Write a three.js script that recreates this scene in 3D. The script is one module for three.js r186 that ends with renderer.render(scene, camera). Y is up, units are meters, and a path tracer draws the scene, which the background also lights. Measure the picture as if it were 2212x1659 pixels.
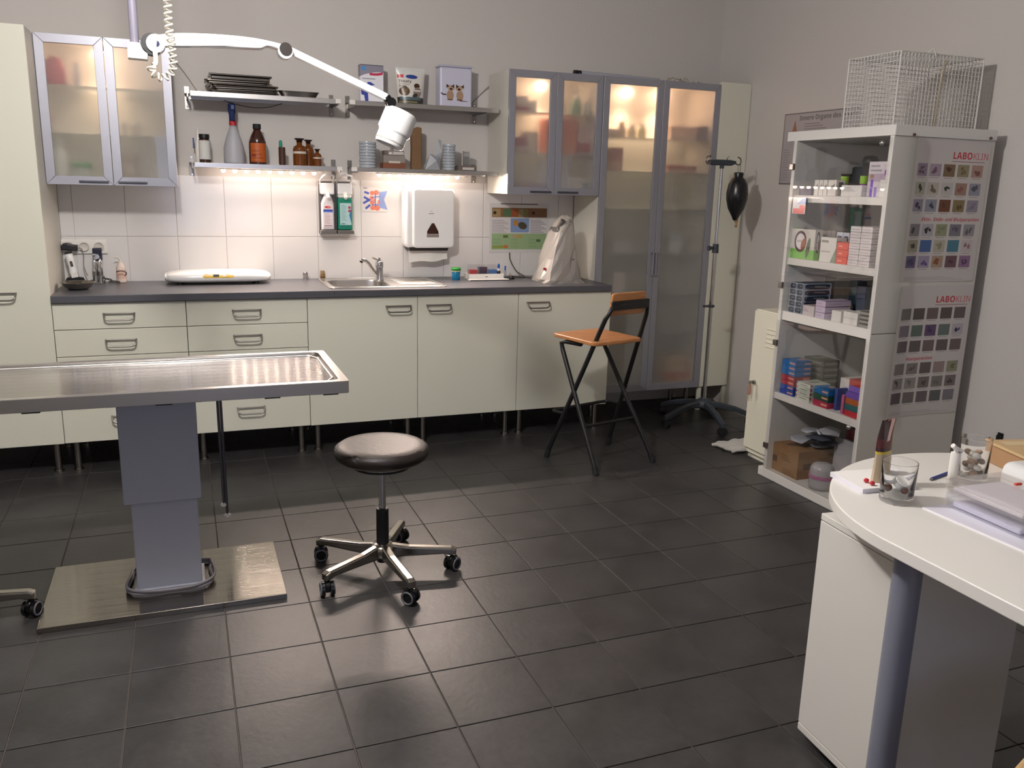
import * as THREE from 'three';
import { RoundedBoxGeometry } from 'three/addons/geometries/RoundedBoxGeometry.js';
import { mergeGeometries } from 'three/addons/utils/BufferGeometryUtils.js';
import { ConvexGeometry } from 'three/addons/geometries/ConvexGeometry.js';
import { RectAreaLightUniformsLib } from 'three/addons/lights/RectAreaLightUniformsLib.js';

// ---------- camera, sky, light, exposure ----------
const W = 2212, H = 1659, F = 1837.506;
const scene = new THREE.Scene();
const camera = new THREE.PerspectiveCamera(2 * Math.atan(H / 2 / F) * 180 / Math.PI, W / H, 0.05, 60);
camera.position.set(0.60445, 1.45849, 5.16257);
camera.rotation.order = 'YXZ';
camera.rotation.set(-0.22798, -0.3696, 0.02496);
camera.updateMatrixWorld(true);
scene.background = new THREE.Color().setRGB(1.7, 2.0, 3.1);   // overcast evening sky, seen only through the window
RectAreaLightUniformsLib.init();
const renderer = new THREE.WebGLRenderer();
renderer.toneMapping = THREE.LinearToneMapping;
renderer.toneMappingExposure = 1.0;
renderer.shadowMap.enabled = true;
const LAMP = { at: [0.5, 2.52, 3.0], cd: 11.5, color: [1, 0.955, 0.935] };     // opal globe lamp on the ceiling
const LEDS = { left: 0.42, right: 0.62, color: [1, 0.81, 0.70] };          // candela of one diode of a light strip
const PUCK = { cd: 0.62, color: [1, 0.64, 0.44] };                           // halogen puck inside a glass cabinet

// ---------- helpers ----------
let seed = 20240611;
const rnd = (a = 1, b) => { seed = (seed * 1664525 + 1013904223) >>> 0; const t = seed / 4294967296; return b === undefined ? t * a : a + t * (b - a); };
const V = (x, y, z) => new THREE.Vector3(x, y, z);
const col = (c) => Array.isArray(c) ? new THREE.Color().setRGB(...c) : new THREE.Color(c);
// a pixel of the photograph as a point on the plane axis = val
function PX(u, v, axis, val) {
  const d = V((u - W / 2) / F, -(v - H / 2) / F, -1).applyQuaternion(camera.quaternion);
  const t = (val - camera.position[axis]) / d[axis];
  return camera.position.clone().addScaledVector(d, t);
}
function fin(g) {
  if (g.index) g = g.toNonIndexed();
  for (const k of Object.keys(g.attributes)) if (!['position', 'normal', 'uv'].includes(k)) g.deleteAttribute(k);
  if (!g.attributes.normal) g.computeVertexNormals();
  g.morphAttributes = {}; g.clearGroups();
  return g;
}
function boxUV(g) {
  const p = g.attributes.position, n = g.attributes.normal, uv = new Float32Array(p.count * 2);
  for (let i = 0; i < p.count; i++) {
    const ax = Math.abs(n.getX(i)), ay = Math.abs(n.getY(i)), az = Math.abs(n.getZ(i)), x = p.getX(i), y = p.getY(i), z = p.getZ(i);
    if (ay >= ax && ay >= az) { uv[2 * i] = x; uv[2 * i + 1] = z; } else if (ax >= az) { uv[2 * i] = z; uv[2 * i + 1] = y; } else { uv[2 * i] = x; uv[2 * i + 1] = y; }
  }
  g.setAttribute('uv', new THREE.BufferAttribute(uv, 2));
  return g;
}
const keep = (g) => { g.userData.keepUV = true; return g; };
function merged(gs) {
  gs = Array.isArray(gs) ? gs.flat() : [gs];
  const k = gs.some(g => g.userData.keepUV);
  gs = gs.map(g => fin(g));
  if (k) gs.forEach(g => { if (!g.attributes.uv) boxUV(g); });
  else gs.forEach(boxUV);
  return gs.length > 1 ? mergeGeometries(gs) : gs[0];
}
const taken = {};
function numbered(name) { const n = taken[name] = (taken[name] ?? -1) + 1; return n ? `${name}_${String(n).padStart(3, '0')}` : name; }
function tag(o, label, category, group) { o.userData.label = label; o.userData.category = category; if (group) o.userData.group = group; return o; }
function shadow(m) { m.castShadow = m.receiveShadow = true; return m; }
function part(name, gs, mat, parent) { const m = shadow(new THREE.Mesh(merged(gs), mat)); m.name = name; parent.add(m); return m; }
function solo(name, label, category, gs, mat, group) { const m = part(numbered(name), gs, mat, scene); return tag(m, label, category, group); }
function thing(name, label, category, pos = [0, 0, 0], turn = 0, group) {
  const o = new THREE.Group(); o.name = numbered(name); scene.add(o); o.position.set(...pos); o.rotation.y = turn;
  return tag(o, label, category, group);
}
function struct(name, gs, mat) { const m = part(name, gs, mat, scene); m.userData.kind = 'structure'; return m; }
function dup(root, pos, turn, label) {
  const r = root.clone(); r.userData = { ...root.userData }; r.name = numbered(root.name.replace(/_\d{3}$/, '')); scene.add(r);
  r.position.set(...pos); r.rotation.y = turn; if (label) r.userData.label = label; return r;
}
// geometry
function B(x0, y0, z0, x1, y1, z1, r = 0.002, seg = 1) {
  const w = x1 - x0, h = y1 - y0, d = z1 - z0;
  r = Math.min(r, w / 2.01, h / 2.01, d / 2.01);
  const g = r > 0.0004 ? new RoundedBoxGeometry(w, h, d, seg, r) : new THREE.BoxGeometry(w, h, d);
  return g.translate((x0 + x1) / 2, (y0 + y1) / 2, (z0 + z1) / 2);
}
const CB = (cx, y0, cz, w, h, d, r = 0.002, seg = 1) => B(cx - w / 2, y0, cz - d / 2, cx + w / 2, y0 + h, cz + d / 2, r, seg);
const CY = (x, y, z, r, h, rt = r, n = 24) => new THREE.CylinderGeometry(rt, r, h, n).translate(x, y + h / 2, z);
const LA = (pts, x = 0, y = 0, z = 0, n = 32) => new THREE.LatheGeometry(pts.map(p => new THREE.Vector2(Math.max(p[0], 1e-5), p[1])), n).translate(x, y, z);
const TU = (pts, r, n = 40, rad = 8, closed = false) => new THREE.TubeGeometry(new THREE.CatmullRomCurve3(pts.map(p => V(...p)), closed, 'centripetal'), n, r, rad, closed);
function polyTube(pts, r, rad = 10, bend = 0.03, closed = false) {   // straight runs with rounded bends
  const P = pts.map(p => V(...p)), path = new THREE.CurvePath();
  let last = P[0];
  for (let i = 1; i < P.length - 1; i++) {
    const a = P[i].clone().sub(P[i - 1]), b = P[i + 1].clone().sub(P[i]), q = Math.min(bend, a.length() / 2.1, b.length() / 2.1);
    const s = P[i].clone().addScaledVector(a.normalize(), -q), e = P[i].clone().addScaledVector(b.normalize(), q);
    path.add(new THREE.LineCurve3(last, s)); path.add(new THREE.QuadraticBezierCurve3(s, P[i], e)); last = e;
  }
  path.add(new THREE.LineCurve3(last, P[P.length - 1]));
  const n = (P.length - 2) * 10 + P.length * 3;
  const caps = [P[0], P[P.length - 1]].map(p => new THREE.SphereGeometry(r, rad, 6).translate(p.x, p.y, p.z));
  return [new THREE.TubeGeometry(path, n, r, rad, false), ...caps];
}
function BAR(a, b, r, n = 12, rt = r) {
  const A = V(...a), Bv = V(...b), d = Bv.clone().sub(A), L = d.length();
  const g = new THREE.CylinderGeometry(rt, r, L, n);
  g.applyQuaternion(new THREE.Quaternion().setFromUnitVectors(V(0, 1, 0), d.normalize()));
  const m = A.add(Bv).multiplyScalar(0.5); return g.translate(m.x, m.y, m.z);
}
function EX(pts, depth, bevel = 0.002, seg = 2, curve = 8) {   // outline in x,y pushed along z
  const s = pts instanceof THREE.Shape ? pts : new THREE.Shape(pts.map(p => new THREE.Vector2(...p)));
  return new THREE.ExtrudeGeometry(s, { depth: Math.max(depth - 2 * bevel, 1e-4), bevelEnabled: bevel > 0, bevelSize: bevel, bevelThickness: bevel, bevelOffset: -bevel, bevelSegments: seg, curveSegments: curve }).translate(0, 0, bevel);
}
function roundRect(w, h, r, x = 0, y = 0) {
  const s = new THREE.Shape(); s.moveTo(x + r, y); s.lineTo(x + w - r, y); s.quadraticCurveTo(x + w, y, x + w, y + r); s.lineTo(x + w, y + h - r); s.quadraticCurveTo(x + w, y + h, x + w - r, y + h);
  s.lineTo(x + r, y + h); s.quadraticCurveTo(x, y + h, x, y + h - r); s.lineTo(x, y + r); s.quadraticCurveTo(x, y, x + r, y); return s;
}
const rot = (g, x = 0, y = 0, z = 0) => g.applyMatrix4(new THREE.Matrix4().makeRotationFromEuler(new THREE.Euler(x, y, z)));
// textures
function noiseTex(size, fn, srgb = false, rep = 1) {
  const d = new Uint8Array(size * size * 4);
  for (let y = 0; y < size; y++) for (let x = 0; x < size; x++) { const c = fn(x, y), i = (y * size + x) * 4; d[i] = c[0]; d[i + 1] = c[1]; d[i + 2] = c[2]; d[i + 3] = 255; }
  const t = new THREE.DataTexture(d, size, size); t.wrapS = t.wrapT = THREE.RepeatWrapping; t.magFilter = THREE.LinearFilter; t.minFilter = THREE.LinearMipmapLinearFilter; t.generateMipmaps = true;
  if (srgb) t.colorSpace = THREE.SRGBColorSpace; t.repeat.set(...(Array.isArray(rep) ? rep : [rep, rep])); t.needsUpdate = true; return t;
}
function valueNoise(size, cells, oct = 4, stretch = [1, 1]) {   // tileable layered noise 0..1
  const out = new Float32Array(size * size); let amp = 1, sum = 0;
  for (let o = 0; o < oct; o++) {
    const cx = Math.max(2, Math.round(cells * stretch[0])) << o, cy = Math.max(2, Math.round(cells * stretch[1])) << o, grid = new Float32Array(cx * cy); for (let i = 0; i < grid.length; i++) grid[i] = rnd();
    for (let y = 0; y < size; y++) for (let x = 0; x < size; x++) {
      const fx = x / size * cx, fy = y / size * cy, x0 = fx | 0, y0 = fy | 0, tx = fx - x0, ty = fy - y0, sx = tx * tx * (3 - 2 * tx), sy = ty * ty * (3 - 2 * ty), x1 = (x0 + 1) % cx, y1 = (y0 + 1) % cy;
      const a = grid[y0 * cx + x0], b = grid[y0 * cx + x1], c = grid[y1 * cx + x0], e = grid[y1 * cx + x1];
      out[y * size + x] += amp * (a + (b - a) * sx + (c - a) * sy + (a - b - c + e) * sx * sy);
    }
    sum += amp; amp *= 0.55;
  }
  for (let i = 0; i < out.length; i++) out[i] /= sum; return out;
}
const fineN = valueNoise(256, 24, 4), coarseN = valueNoise(256, 4, 5), brushN = valueNoise(256, 16, 3, [0.12, 8]);
const grey = (v) => [v, v, v];
const texFine = noiseTex(256, (x, y) => grey(255 * fineN[y * 256 + x]), false, 3);
const texFloorCol = noiseTex(256, (x, y) => { const n = 0.72 + 0.34 * coarseN[y * 256 + x] + 0.16 * (fineN[y * 256 + x] - 0.5); return [Math.min(255, 225 * n), Math.min(255, 222 * n), Math.min(255, 220 * n)]; }, true, 2.6);
const texFloorRough = noiseTex(256, (x, y) => grey(255 * (0.9 + 0.07 * (coarseN[y * 256 + x] - 0.5) + 0.12 * (fineN[y * 256 + x] - 0.5))), false, 2.6);
const rowN = Array.from({ length: 256 }, () => rnd());
const texRows = noiseTex(256, (x, y) => { const t = 0.2 * (rowN[y] + rowN[(y * 7 + 3) % 256] + rowN[(y * 13 + 11) % 256] - 1.5); return [127.5, 127.5 + 127.5 * Math.sin(t), 127.5 + 127.5 * Math.cos(t)]; }, false, 18);   // normals of brushed steel: straight grooves along u
const texBrush = noiseTex(256, (x, y) => grey(255 * (0.55 + 0.5 * (brushN[y * 256 + x] - 0.2))), false, 4);
const texWood = (() => { const w = valueNoise(256, 5, 5, [0.5, 5]); return noiseTex(256, (x, y) => { const n = w[y * 256 + x]; return [152 + 66 * n, 98 + 56 * n, 56 + 42 * n]; }, true, 3); })();
function canvasTex(w, h, draw) {
  const c = document.createElement('canvas'); c.width = w; c.height = h; const g = c.getContext('2d'); g.fillStyle = '#fff'; g.fillRect(0, 0, w, h); draw(g, w, h);
  const t = new THREE.CanvasTexture(c); t.colorSpace = THREE.SRGBColorSpace; t.anisotropy = 4; return t;
}
// materials
const std = (color, roughness = 0.5, o = {}) => new THREE.MeshStandardMaterial({ color: col(color), roughness, ...o });
const phy = (color, roughness, o = {}) => new THREE.MeshPhysicalMaterial({ color: col(color), roughness, ...o });
const M = {
  paint: std('#cdc8c3', 0.85, { bumpMap: texFine, bumpScale: 0.0006 }),
  ceil: std('#dcd9d4', 0.9),
  tileWhite: phy('#dedbd8', 0.16, { clearcoat: 0.3, clearcoatRoughness: 0.05 }),
  groutWhite: std('#d3cec9', 0.9),
  groutFloor: std('#4b443f', 0.9),
  front: std('#dddccb', 0.42), carcass: std('#d2cfc4', 0.5),
  worktop: std('#55555a', 0.34, { bumpMap: texFine, bumpScale: 0.0002 }),
  alu: std('#a3a3ab', 0.42, { metalness: 0.55 }), aluDark: std('#56565c', 0.4, { metalness: 0.7 }),
  steel: std('#c9c6c2', 0.28, { metalness: 1, bumpMap: texBrush, bumpScale: 0.00012 }),
  chrome: std('#d8d8d8', 0.12, { metalness: 1 }), nickel: std('#8f8b86', 0.32, { metalness: 0.9 }),
  polish: std('#aaa59d', 0.2, { metalness: 1 }),
  black: std('#121214', 0.45), blackGloss: std('#101012', 0.2), blackMat: std('#17171a', 0.75),
  white: std('#e4e2dd', 0.35), whiteGloss: phy('#ececea', 0.2, { clearcoat: 0.4, clearcoatRoughness: 0.1 }), whitePlastic: std('#e6e3dc', 0.45),
  greyPaint: std('#aaadb8', 0.5), greyDark: std('#3a4048', 0.5),
  frost: phy('#f7f5f2', 0.31, { transmission: 0.9, thickness: 0.004, ior: 1.3, clearcoat: 1, clearcoatRoughness: 0.02 }),
  pane: phy('#fbfbfb', 0.0, { transmission: 1, thickness: 0, ior: 1.5 }),
  clear: phy('#ffffff', 0.02, { transmission: 1, thickness: 0.01, ior: 1.45 }),
  plastic: phy('#eef0f2', 0.06, { transmission: 0.9, thickness: 0, ior: 1.5 }),
  film: phy('#e9e4dc', 0.5, { transmission: 0.55, thickness: 0, side: THREE.DoubleSide }),
  amber: phy('#4a1f0c', 0.08, { transmission: 0.55, thickness: 0.01, ior: 1.5, clearcoat: 0.5 }), brown: phy('#3a1a12', 0.15, { clearcoat: 0.6 }),
  wood: std('#ffffff', 0.35, { map: texWood }), card: std('#a9835a', 0.8, { bumpMap: texFine, bumpScale: 0.0003 }),
  paper: std('#e9e7e4', 0.8), red: std('#b3242b', 0.5), blue: std('#1f3f7a', 0.45), navy: std('#141d3a', 0.5),
  shelf: std('#dddbd6', 0.42), foil: std('#b9bcc0', 0.3, { metalness: 0.8 }), cable: std('#4a4643', 0.6), cableLight: std('#8d8881', 0.6)
};
const cm = {}; const C = (c, r = 0.55) => cm[c + r] ||= std(c, r);
// a printed carton: every face carries the same flat print
const printMats = {};
function printMat(key, draw, w = 128, h = 64, rough = 0.5) { return printMats[key] ||= std('#ffffff', rough, { map: canvasTex(w, h, draw) }); }
const lines = (g, x, y, w, n, step, c = '#777', th = 2) => { g.fillStyle = c; for (let i = 0; i < n; i++) g.fillRect(x, y + i * step, w * (0.7 + 0.3 * ((i * 7) % 3) / 2), th); };
// ---------- the room ----------
const RX0 = -3.0, RX1 = 4.05, RZ1 = 6.6, RH = 2.8;
const floor = struct('floor', B(RX0 - 0.15, -0.12, -0.15, RX1 + 0.15, -0.0035, RZ1 + 0.15, 0), M.groutFloor);
{
  const P = 0.28568, x0 = 0.66649, z0 = 2.32456, cells = [];
  for (let i = -13; i < 12; i++) for (let j = -9; j < 15; j++) {
    const a = Math.max(RX0, x0 + i * P + 0.002), b = Math.min(RX1, x0 + (i + 1) * P - 0.002), c = Math.max(0, z0 + j * P + 0.002), d = Math.min(RZ1, z0 + (j + 1) * P - 0.002);
    if (b - a < 0.02 || d - c < 0.02) continue;
    const m = V((a + b) / 2, 0, (c + d) / 2), q = m.clone().project(camera), inView = Math.abs(q.x) < 1.12 && q.y > -1.15 && q.y < 1 && q.z < 1;
    cells.push({ a, b, c, d, full: b - a > P - 0.005 && d - c > P - 0.005, near: inView ? m.distanceTo(camera.position) : 99 });
  }
  cells.sort((p, q) => p.near - q.near);
  const mats = [0.98, 1.0, 1.03].map(k => std([0.058 * k, 0.057 * k, 0.058 * k], 0.44, { map: texFloorCol, roughnessMap: texFloorRough, bumpMap: texFine, bumpScale: 0.00035 }));
  const variants = []; for (let k = 0; k < 5; k++) { const g = merged(B(-P / 2 + 0.002, -0.009, -P / 2 + 0.002, P / 2 - 0.002, 0, P / 2 - 0.002, 0.0016)), uv = g.attributes.uv, ox = rnd(), oy = rnd(); for (let i = 0; i < uv.count; i++) uv.setXY(i, uv.getX(i) + ox, uv.getY(i) + oy); variants.push(g); }
  const rest = [];
  cells.forEach((t, i) => {
    if (i >= 300 || t.near > 90) { rest.push(B(t.a, -0.009, t.c, t.b, 0, t.d, 0.0016)); return; }
    let m;
    if (t.full) { m = shadow(new THREE.Mesh(variants[Math.floor(rnd(5))], mats[Math.floor(rnd(3))])); m.position.set((t.a + t.b) / 2, 0, (t.c + t.d) / 2); }
    else m = shadow(new THREE.Mesh(merged(B(t.a, -0.009, t.c, t.b, 0, t.d, 0.0016)), mats[1]));
    m.name = 'tile'; floor.add(m);
  });
  part('tile_field', rest, mats[1], floor).userData.kind = 'stuff';
}
const wallBack = struct('wall_back', B(RX0 - 0.15, -0.1, -0.15, RX1 + 0.15, RH, 0, 0), M.paint);
{
  part('tile_bed', B(0.0, 0.86, 0, 2.998, 1.473, 0.004, 0), M.groutWhite, wallBack);
  const pw = 0.257;
  for (let k = -1; k < 12; k++) {
    const a = Math.max(0.0, 0.066 + k * pw + 0.001), b = Math.min(2.998, 0.066 + (k + 1) * pw - 0.001);
    for (const [y0, y1] of [[0.862, 1.141], [1.143, 1.475]]) part('tile', B(a, y0, 0.002, b, y1, 0.009, 0.0015, 2), M.tileWhite, wallBack);
  }
}
struct('wall_right', B(RX1, -0.1, 0, RX1 + 0.15, RH, RZ1, 0), M.paint);
struct('wall_left', B(RX0 - 0.15, -0.1, 0, RX0, RH, RZ1, 0), M.paint);
struct('ceiling', B(RX0 - 0.15, RH, -0.15, RX1 + 0.15, RH + 0.15, RZ1 + 0.15, 0), M.ceil);
const WX0 = 0.33, WX1 = 1.62, WY0 = 0.74, WY1 = 1.98;
struct('wall_front', [B(RX0 - 0.15, -0.1, RZ1, WX0, RH, RZ1 + 0.15, 0), B(WX1, -0.1, RZ1, RX1 + 0.15, RH, RZ1 + 0.15, 0), B(WX0, -0.1, RZ1, WX1, WY0, RZ1 + 0.15, 0), B(WX0, WY1, RZ1, WX1, RH, RZ1 + 0.15, 0)], M.paint);
{
  const w = new THREE.Group(); w.name = 'window_1'; w.userData.kind = 'structure'; scene.add(w);
  const f = 0.05, z0 = RZ1 + 0.05, z1 = RZ1 + 0.11, mx = (WX0 + WX1) / 2;
  part('window_frame', [B(WX0, WY0, z0, WX0 + f, WY1, z1), B(WX1 - f, WY0, z0, WX1, WY1, z1), B(WX0 + f, WY0, z0, WX1 - f, WY0 + f, z1), B(WX0 + f, WY1 - f, z0, WX1 - f, WY1, z1), B(mx - f / 2, WY0 + f, z0, mx + f / 2, WY1 - f, z1)], M.white, w);
  for (const [a, b] of [[WX0 + f, mx - f / 2], [mx + f / 2, WX1 - f]]) part('pane', B(a, WY0 + f, z0 + 0.028, b, WY1 - f, z0 + 0.03, 0), M.pane, w);
  part('window_sill', B(WX0 - 0.04, WY0 - 0.03, RZ1 - 0.1, WX1 + 0.04, WY0, RZ1 + 0.05), M.white, w);
}
// ---------- lamp on the ceiling (outside the frame, lights the room) ----------
{
  const t = thing('ceiling_lamp', 'opal white globe lamp hanging from the ceiling on a short rod', 'lamp', LAMP.at);
  part('globe', new THREE.SphereGeometry(0.09, 32, 20), std('#ffffff', 0.4, { emissive: col(LAMP.color), emissiveIntensity: 10 }), t);
  part('rod', CY(0, 0.085, 0, 0.012, RH - LAMP.at[1] - 0.085), M.alu, t);
  part('ceiling_rose', CY(0, RH - LAMP.at[1] - 0.03, 0, 0.05, 0.03), M.alu, t);
  const l = new THREE.PointLight(col(LAMP.color), LAMP.cd, 0, 2); l.castShadow = true; l.shadow.radius = 4; t.add(l);
}
// ---------- fitted units along the back wall ----------
const LEGM = M.polish;
function legsOf(t, x0, x1, z0, z1, h, inset = 0.045) {
  for (const x of [x0 + inset, x1 - inset]) for (const z of [z0 + inset, z1 - inset]) part('leg', [CY(x, 0.006, z, 0.0155, h - 0.006), CY(x, 0, z, 0.024, 0.008)], LEGM, t);
}
function bowHandle(parent, cx, cy, z, w = 0.138) {   // bent wire handle: thin rail on the door, thicker bow in front of and below it
  part('handle', [...polyTube([[cx - w / 2, cy, z], [cx - w / 2, cy, z + 0.012], [cx + w / 2, cy, z + 0.012], [cx + w / 2, cy, z]], 0.0032, 8, 0.006),
    ...polyTube([[cx - w / 2, cy, z + 0.01], [cx - w / 2 + 0.004, cy - 0.024, z + 0.028], [cx - w / 2 + 0.018, cy - 0.032, z + 0.03], [cx + w / 2 - 0.018, cy - 0.032, z + 0.03], [cx + w / 2 - 0.004, cy - 0.024, z + 0.028], [cx + w / 2, cy, z + 0.01]], 0.0042, 8, 0.012)], M.nickel, parent);
}
const ZF = 0.6, DT = 0.018, YB = 0.16, YT = 0.861;
function baseUnit(x0, label, kind) {
  const t = thing('base_cabinet', label, 'cabinet', [x0, 0, 0], 0, undefined), w = 0.6, th = 0.016;
  part('body', [B(0.001, YB, 0.02, th, YT - 0.001, ZF - DT - 0.001), B(w - th, YB, 0.02, w - 0.001, YT - 0.001, ZF - DT - 0.001), B(th, YB, 0.02, w - th, YB + th, ZF - DT - 0.001), B(th, YT - 0.05, 0.02, w - th, YT - 0.001, 0.04), B(th, YB + th, 0.02, w - th, YT - 0.05, 0.026)], M.carcass, t);
  legsOf(t, 0, w, 0.06, ZF - 0.02, YB);
  const g = 0.0015;
  if (kind === 'drawers') {
    const ys = [YT - 0.001, 0.729, 0.596, 0.36, YB];
    for (let i = 0; i < 4; i++) {
      const y1 = ys[i] - g, y0 = ys[i + 1] + g;
      const d = part('drawer', B(g, y0, ZF - DT, w - g, y1, ZF, 0.002, 2), M.front, t);
      bowHandle(d, w / 2 - 0.008, i < 2 ? y1 - 0.052 : y1 - 0.07, ZF);
    }
  } else {
    const d = part('door', B(g, YB, ZF - DT, w - g, YT - 0.001 - g, ZF, 0.002, 2), M.front, t);
    bowHandle(d, kind === 'right' ? w - 0.11 : 0.12, 0.806, ZF);
  }
  return t;
}
baseUnit(0, 'cream drawer cabinet beside the tall cabinet, under the steel bowl', 'drawers');
baseUnit(0.6, 'cream drawer cabinet under the baby scale end, next to the sink cupboard', 'drawers');
baseUnit(1.2, 'cream single-door cupboard under the sink bowl, handle at its right', 'right');
baseUnit(1.8, 'cream single-door cupboard under the draining board, handle at its left', 'left');
baseUnit(2.4, 'cream single-door cupboard at the worktop end behind the folding bar chair', 'left');
{ // tall cupboard at the left
  const x0 = -0.6, t = thing('tall_cabinet', 'tall plain cream cupboard at the end of the worktop', 'cabinet', [x0, 0, 0]), top = 2.108;
  part('body', [B(0.001, YB, 0.005, 0.017, top, ZF - DT - 0.001), B(0.583, YB, 0.005, 0.599, top, ZF - DT - 0.001), B(0.017, YB, 0.005, 0.583, YB + 0.016, ZF - DT - 0.001), B(0.017, top - 0.016, 0.005, 0.583, top, ZF - DT - 0.001), B(0.017, YB + 0.016, 0.005, 0.583, top - 0.016, 0.01)], M.carcass, t);
  legsOf(t, 0, 0.6, 0.06, ZF - 0.02, YB);
  const d = part('door', B(0.0015, YB, ZF - DT, 0.5985, top, ZF, 0.002, 2), M.front, t);
  bowHandle(d, 0.6 - 0.142 - 0.069, 0.914, ZF);
}
// worktop with the sink cut out
const SX0 = 1.33, SX1 = 1.995, SZ0 = 0.075, SZ1 = 0.535, WT = 0.898;
const wt = thing('worktop', 'long dark grey laminate worktop on the cream cabinets', 'worktop');
{
  const y0 = 0.862, c = 0.012;
  part('slab', [B(0.001, y0, 0.011, SX0 + c, WT, 0.62, 0.003, 2), B(SX1 - c, y0, 0.011, 2.992, WT, 0.62, 0.003, 2), B(SX0 + c, y0, 0.011, SX1 - c, WT, SZ0 + c, 0.001), B(SX0 + c, y0, SZ1 - c, SX1 - c, WT, 0.62, 0.003, 2)], M.worktop, wt);
}
{ // inset steel sink: rim and drainer plate around a pressed bowl
  const t = thing('sink', 'stainless steel inset sink with draining board', 'sink', [0, WT, 0]);
  const bx0 = 1.365, bx1 = 1.685, bz0 = 0.155, bz1 = 0.495, r = 0.07;
  const plate = roundRect(SX1 - SX0, SZ1 - SZ0, 0.03, SX0, -SZ1), hole = new THREE.Path(roundRect(bx1 - bx0, bz1 - bz0, r, bx0, -bz1).getPoints(8));
  plate.holes.push(hole);
  const pg = rot(EX(plate, 0.0035, 0.001, 2, 8), -Math.PI / 2); pg.translate(0, 0.0002, 0);
  part('rim', pg, M.steel, t);
  const ring = [], N = 48, base = roundRect(bx1 - bx0, bz1 - bz0, r, bx0, -bz1).getSpacedPoints(N), cx = (bx0 + bx1) / 2, cz = -(bz0 + bz1) / 2;
  const prof = [[1, 0.002], [0.985, -0.006], [0.96, -0.05], [0.92, -0.125], [0.86, -0.145], [0.1, -0.152]];
  const pos = [], idx = [];
  prof.forEach(([s, y]) => base.forEach(p => pos.push(cx + (p.x - cx) * s, y, -(cz + (p.y - cz) * s))));
  for (let k = 0; k < prof.length - 1; k++) for (let i = 0; i < N; i++) { const a = k * (N + 1) + i, b = a + 1, c = a + N + 1, d = c + 1; idx.push(a, b, c, b, d, c); }
  const g = new THREE.BufferGeometry(); g.setAttribute('position', new THREE.Float32BufferAttribute(pos, 3)); g.setIndex(idx); g.computeVertexNormals(); g.setAttribute('uv', new THREE.Float32BufferAttribute(new Float32Array(pos.length / 3 * 2), 2));
  part('bowl', g, std('#bdbab6', 0.3, { metalness: 1, side: THREE.DoubleSide }), t);
  part('drain', CY(cx, -0.153, -cz, 0.035, 0.004), M.chrome, t);
  for (let k = 0; k < 6; k++) part('drainer_rib', BAR([1.745, 0.0035, 0.19 + k * 0.05], [1.955, 0.0035, 0.19 + k * 0.05], 0.005, 8), M.steel, t);
  part('rim_edge', polyTube([[SX0 + 0.01, 0.004, SZ0 + 0.008], [SX1 - 0.01, 0.004, SZ0 + 0.008], [SX1 - 0.01, 0.004, SZ1 - 0.008], [SX0 + 0.01, 0.004, SZ1 - 0.008], [SX0 + 0.01, 0.004, SZ0 + 0.01]], 0.003, 8, 0.02), M.steel, t);
}
{ // single lever tap
  const p = [1.668, WT + 0.004, 0.225], t = thing('tap', 'chrome single-lever mixer tap behind the sink bowl', 'tap', p);
  part('body', LA([[0.0, 0], [0.027, 0], [0.027, 0.006], [0.022, 0.012], [0.021, 0.075], [0.024, 0.085], [0.024, 0.108], [0.018, 0.116], [0, 0.118]]), M.chrome, t);
  part('spout', TU([[-0.01, 0.028, 0.005], [-0.05, 0.075, 0.035], [-0.085, 0.118, 0.06], [-0.112, 0.128, 0.075], [-0.122, 0.118, 0.08]], 0.0105, 30, 12), M.chrome, t);
  part('lever', [BAR([0, 0.108, 0], [0.0, 0.126, -0.012], 0.017, 16, 0.014), BAR([0, 0.118, -0.005], [-0.045, 0.137, 0.028], 0.007, 10, 0.005)], M.chrome, t);
}
// glass fronted cabinets
function glassDoor(t, x0, x1, y0, y1, z, name = 'door') {   // aluminium framed frosted door with mitred bars
  const f = 0.042, d = 0.018;
  const trap = (pts) => EX(pts, d, 0.0015);
  const a = x0 + 0.0012, b = x1 - 0.0012, c = y0 + 0.0005, e = y1 - 0.0005, q = 0.0003;
  const fr = part(name, [trap([[a, c], [b, c], [b - f, c + f - q], [a + f, c + f - q]]), trap([[a, e], [a + f, e - f + q], [b - f, e - f + q], [b, e]]), trap([[a, c + q], [a + f - q, c + f], [a + f - q, e - f], [a, e - q]]), trap([[b, c + q], [b, e - q], [b - f + q, e - f], [b - f + q, c + f]])].map(g => g.translate(0, 0, z - d)), M.alu, t);
  part('pane', B(x0 + f - 0.004, y0 + f - 0.004, z - 0.012, x1 - f + 0.004, y1 - f + 0.004, z - 0.008, 0), M.frost, fr);
  return fr;
}
const GSH = phy('#dfe4e0', 0.6, { transmission: 0.85, thickness: 0, ior: 1.5 });
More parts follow.
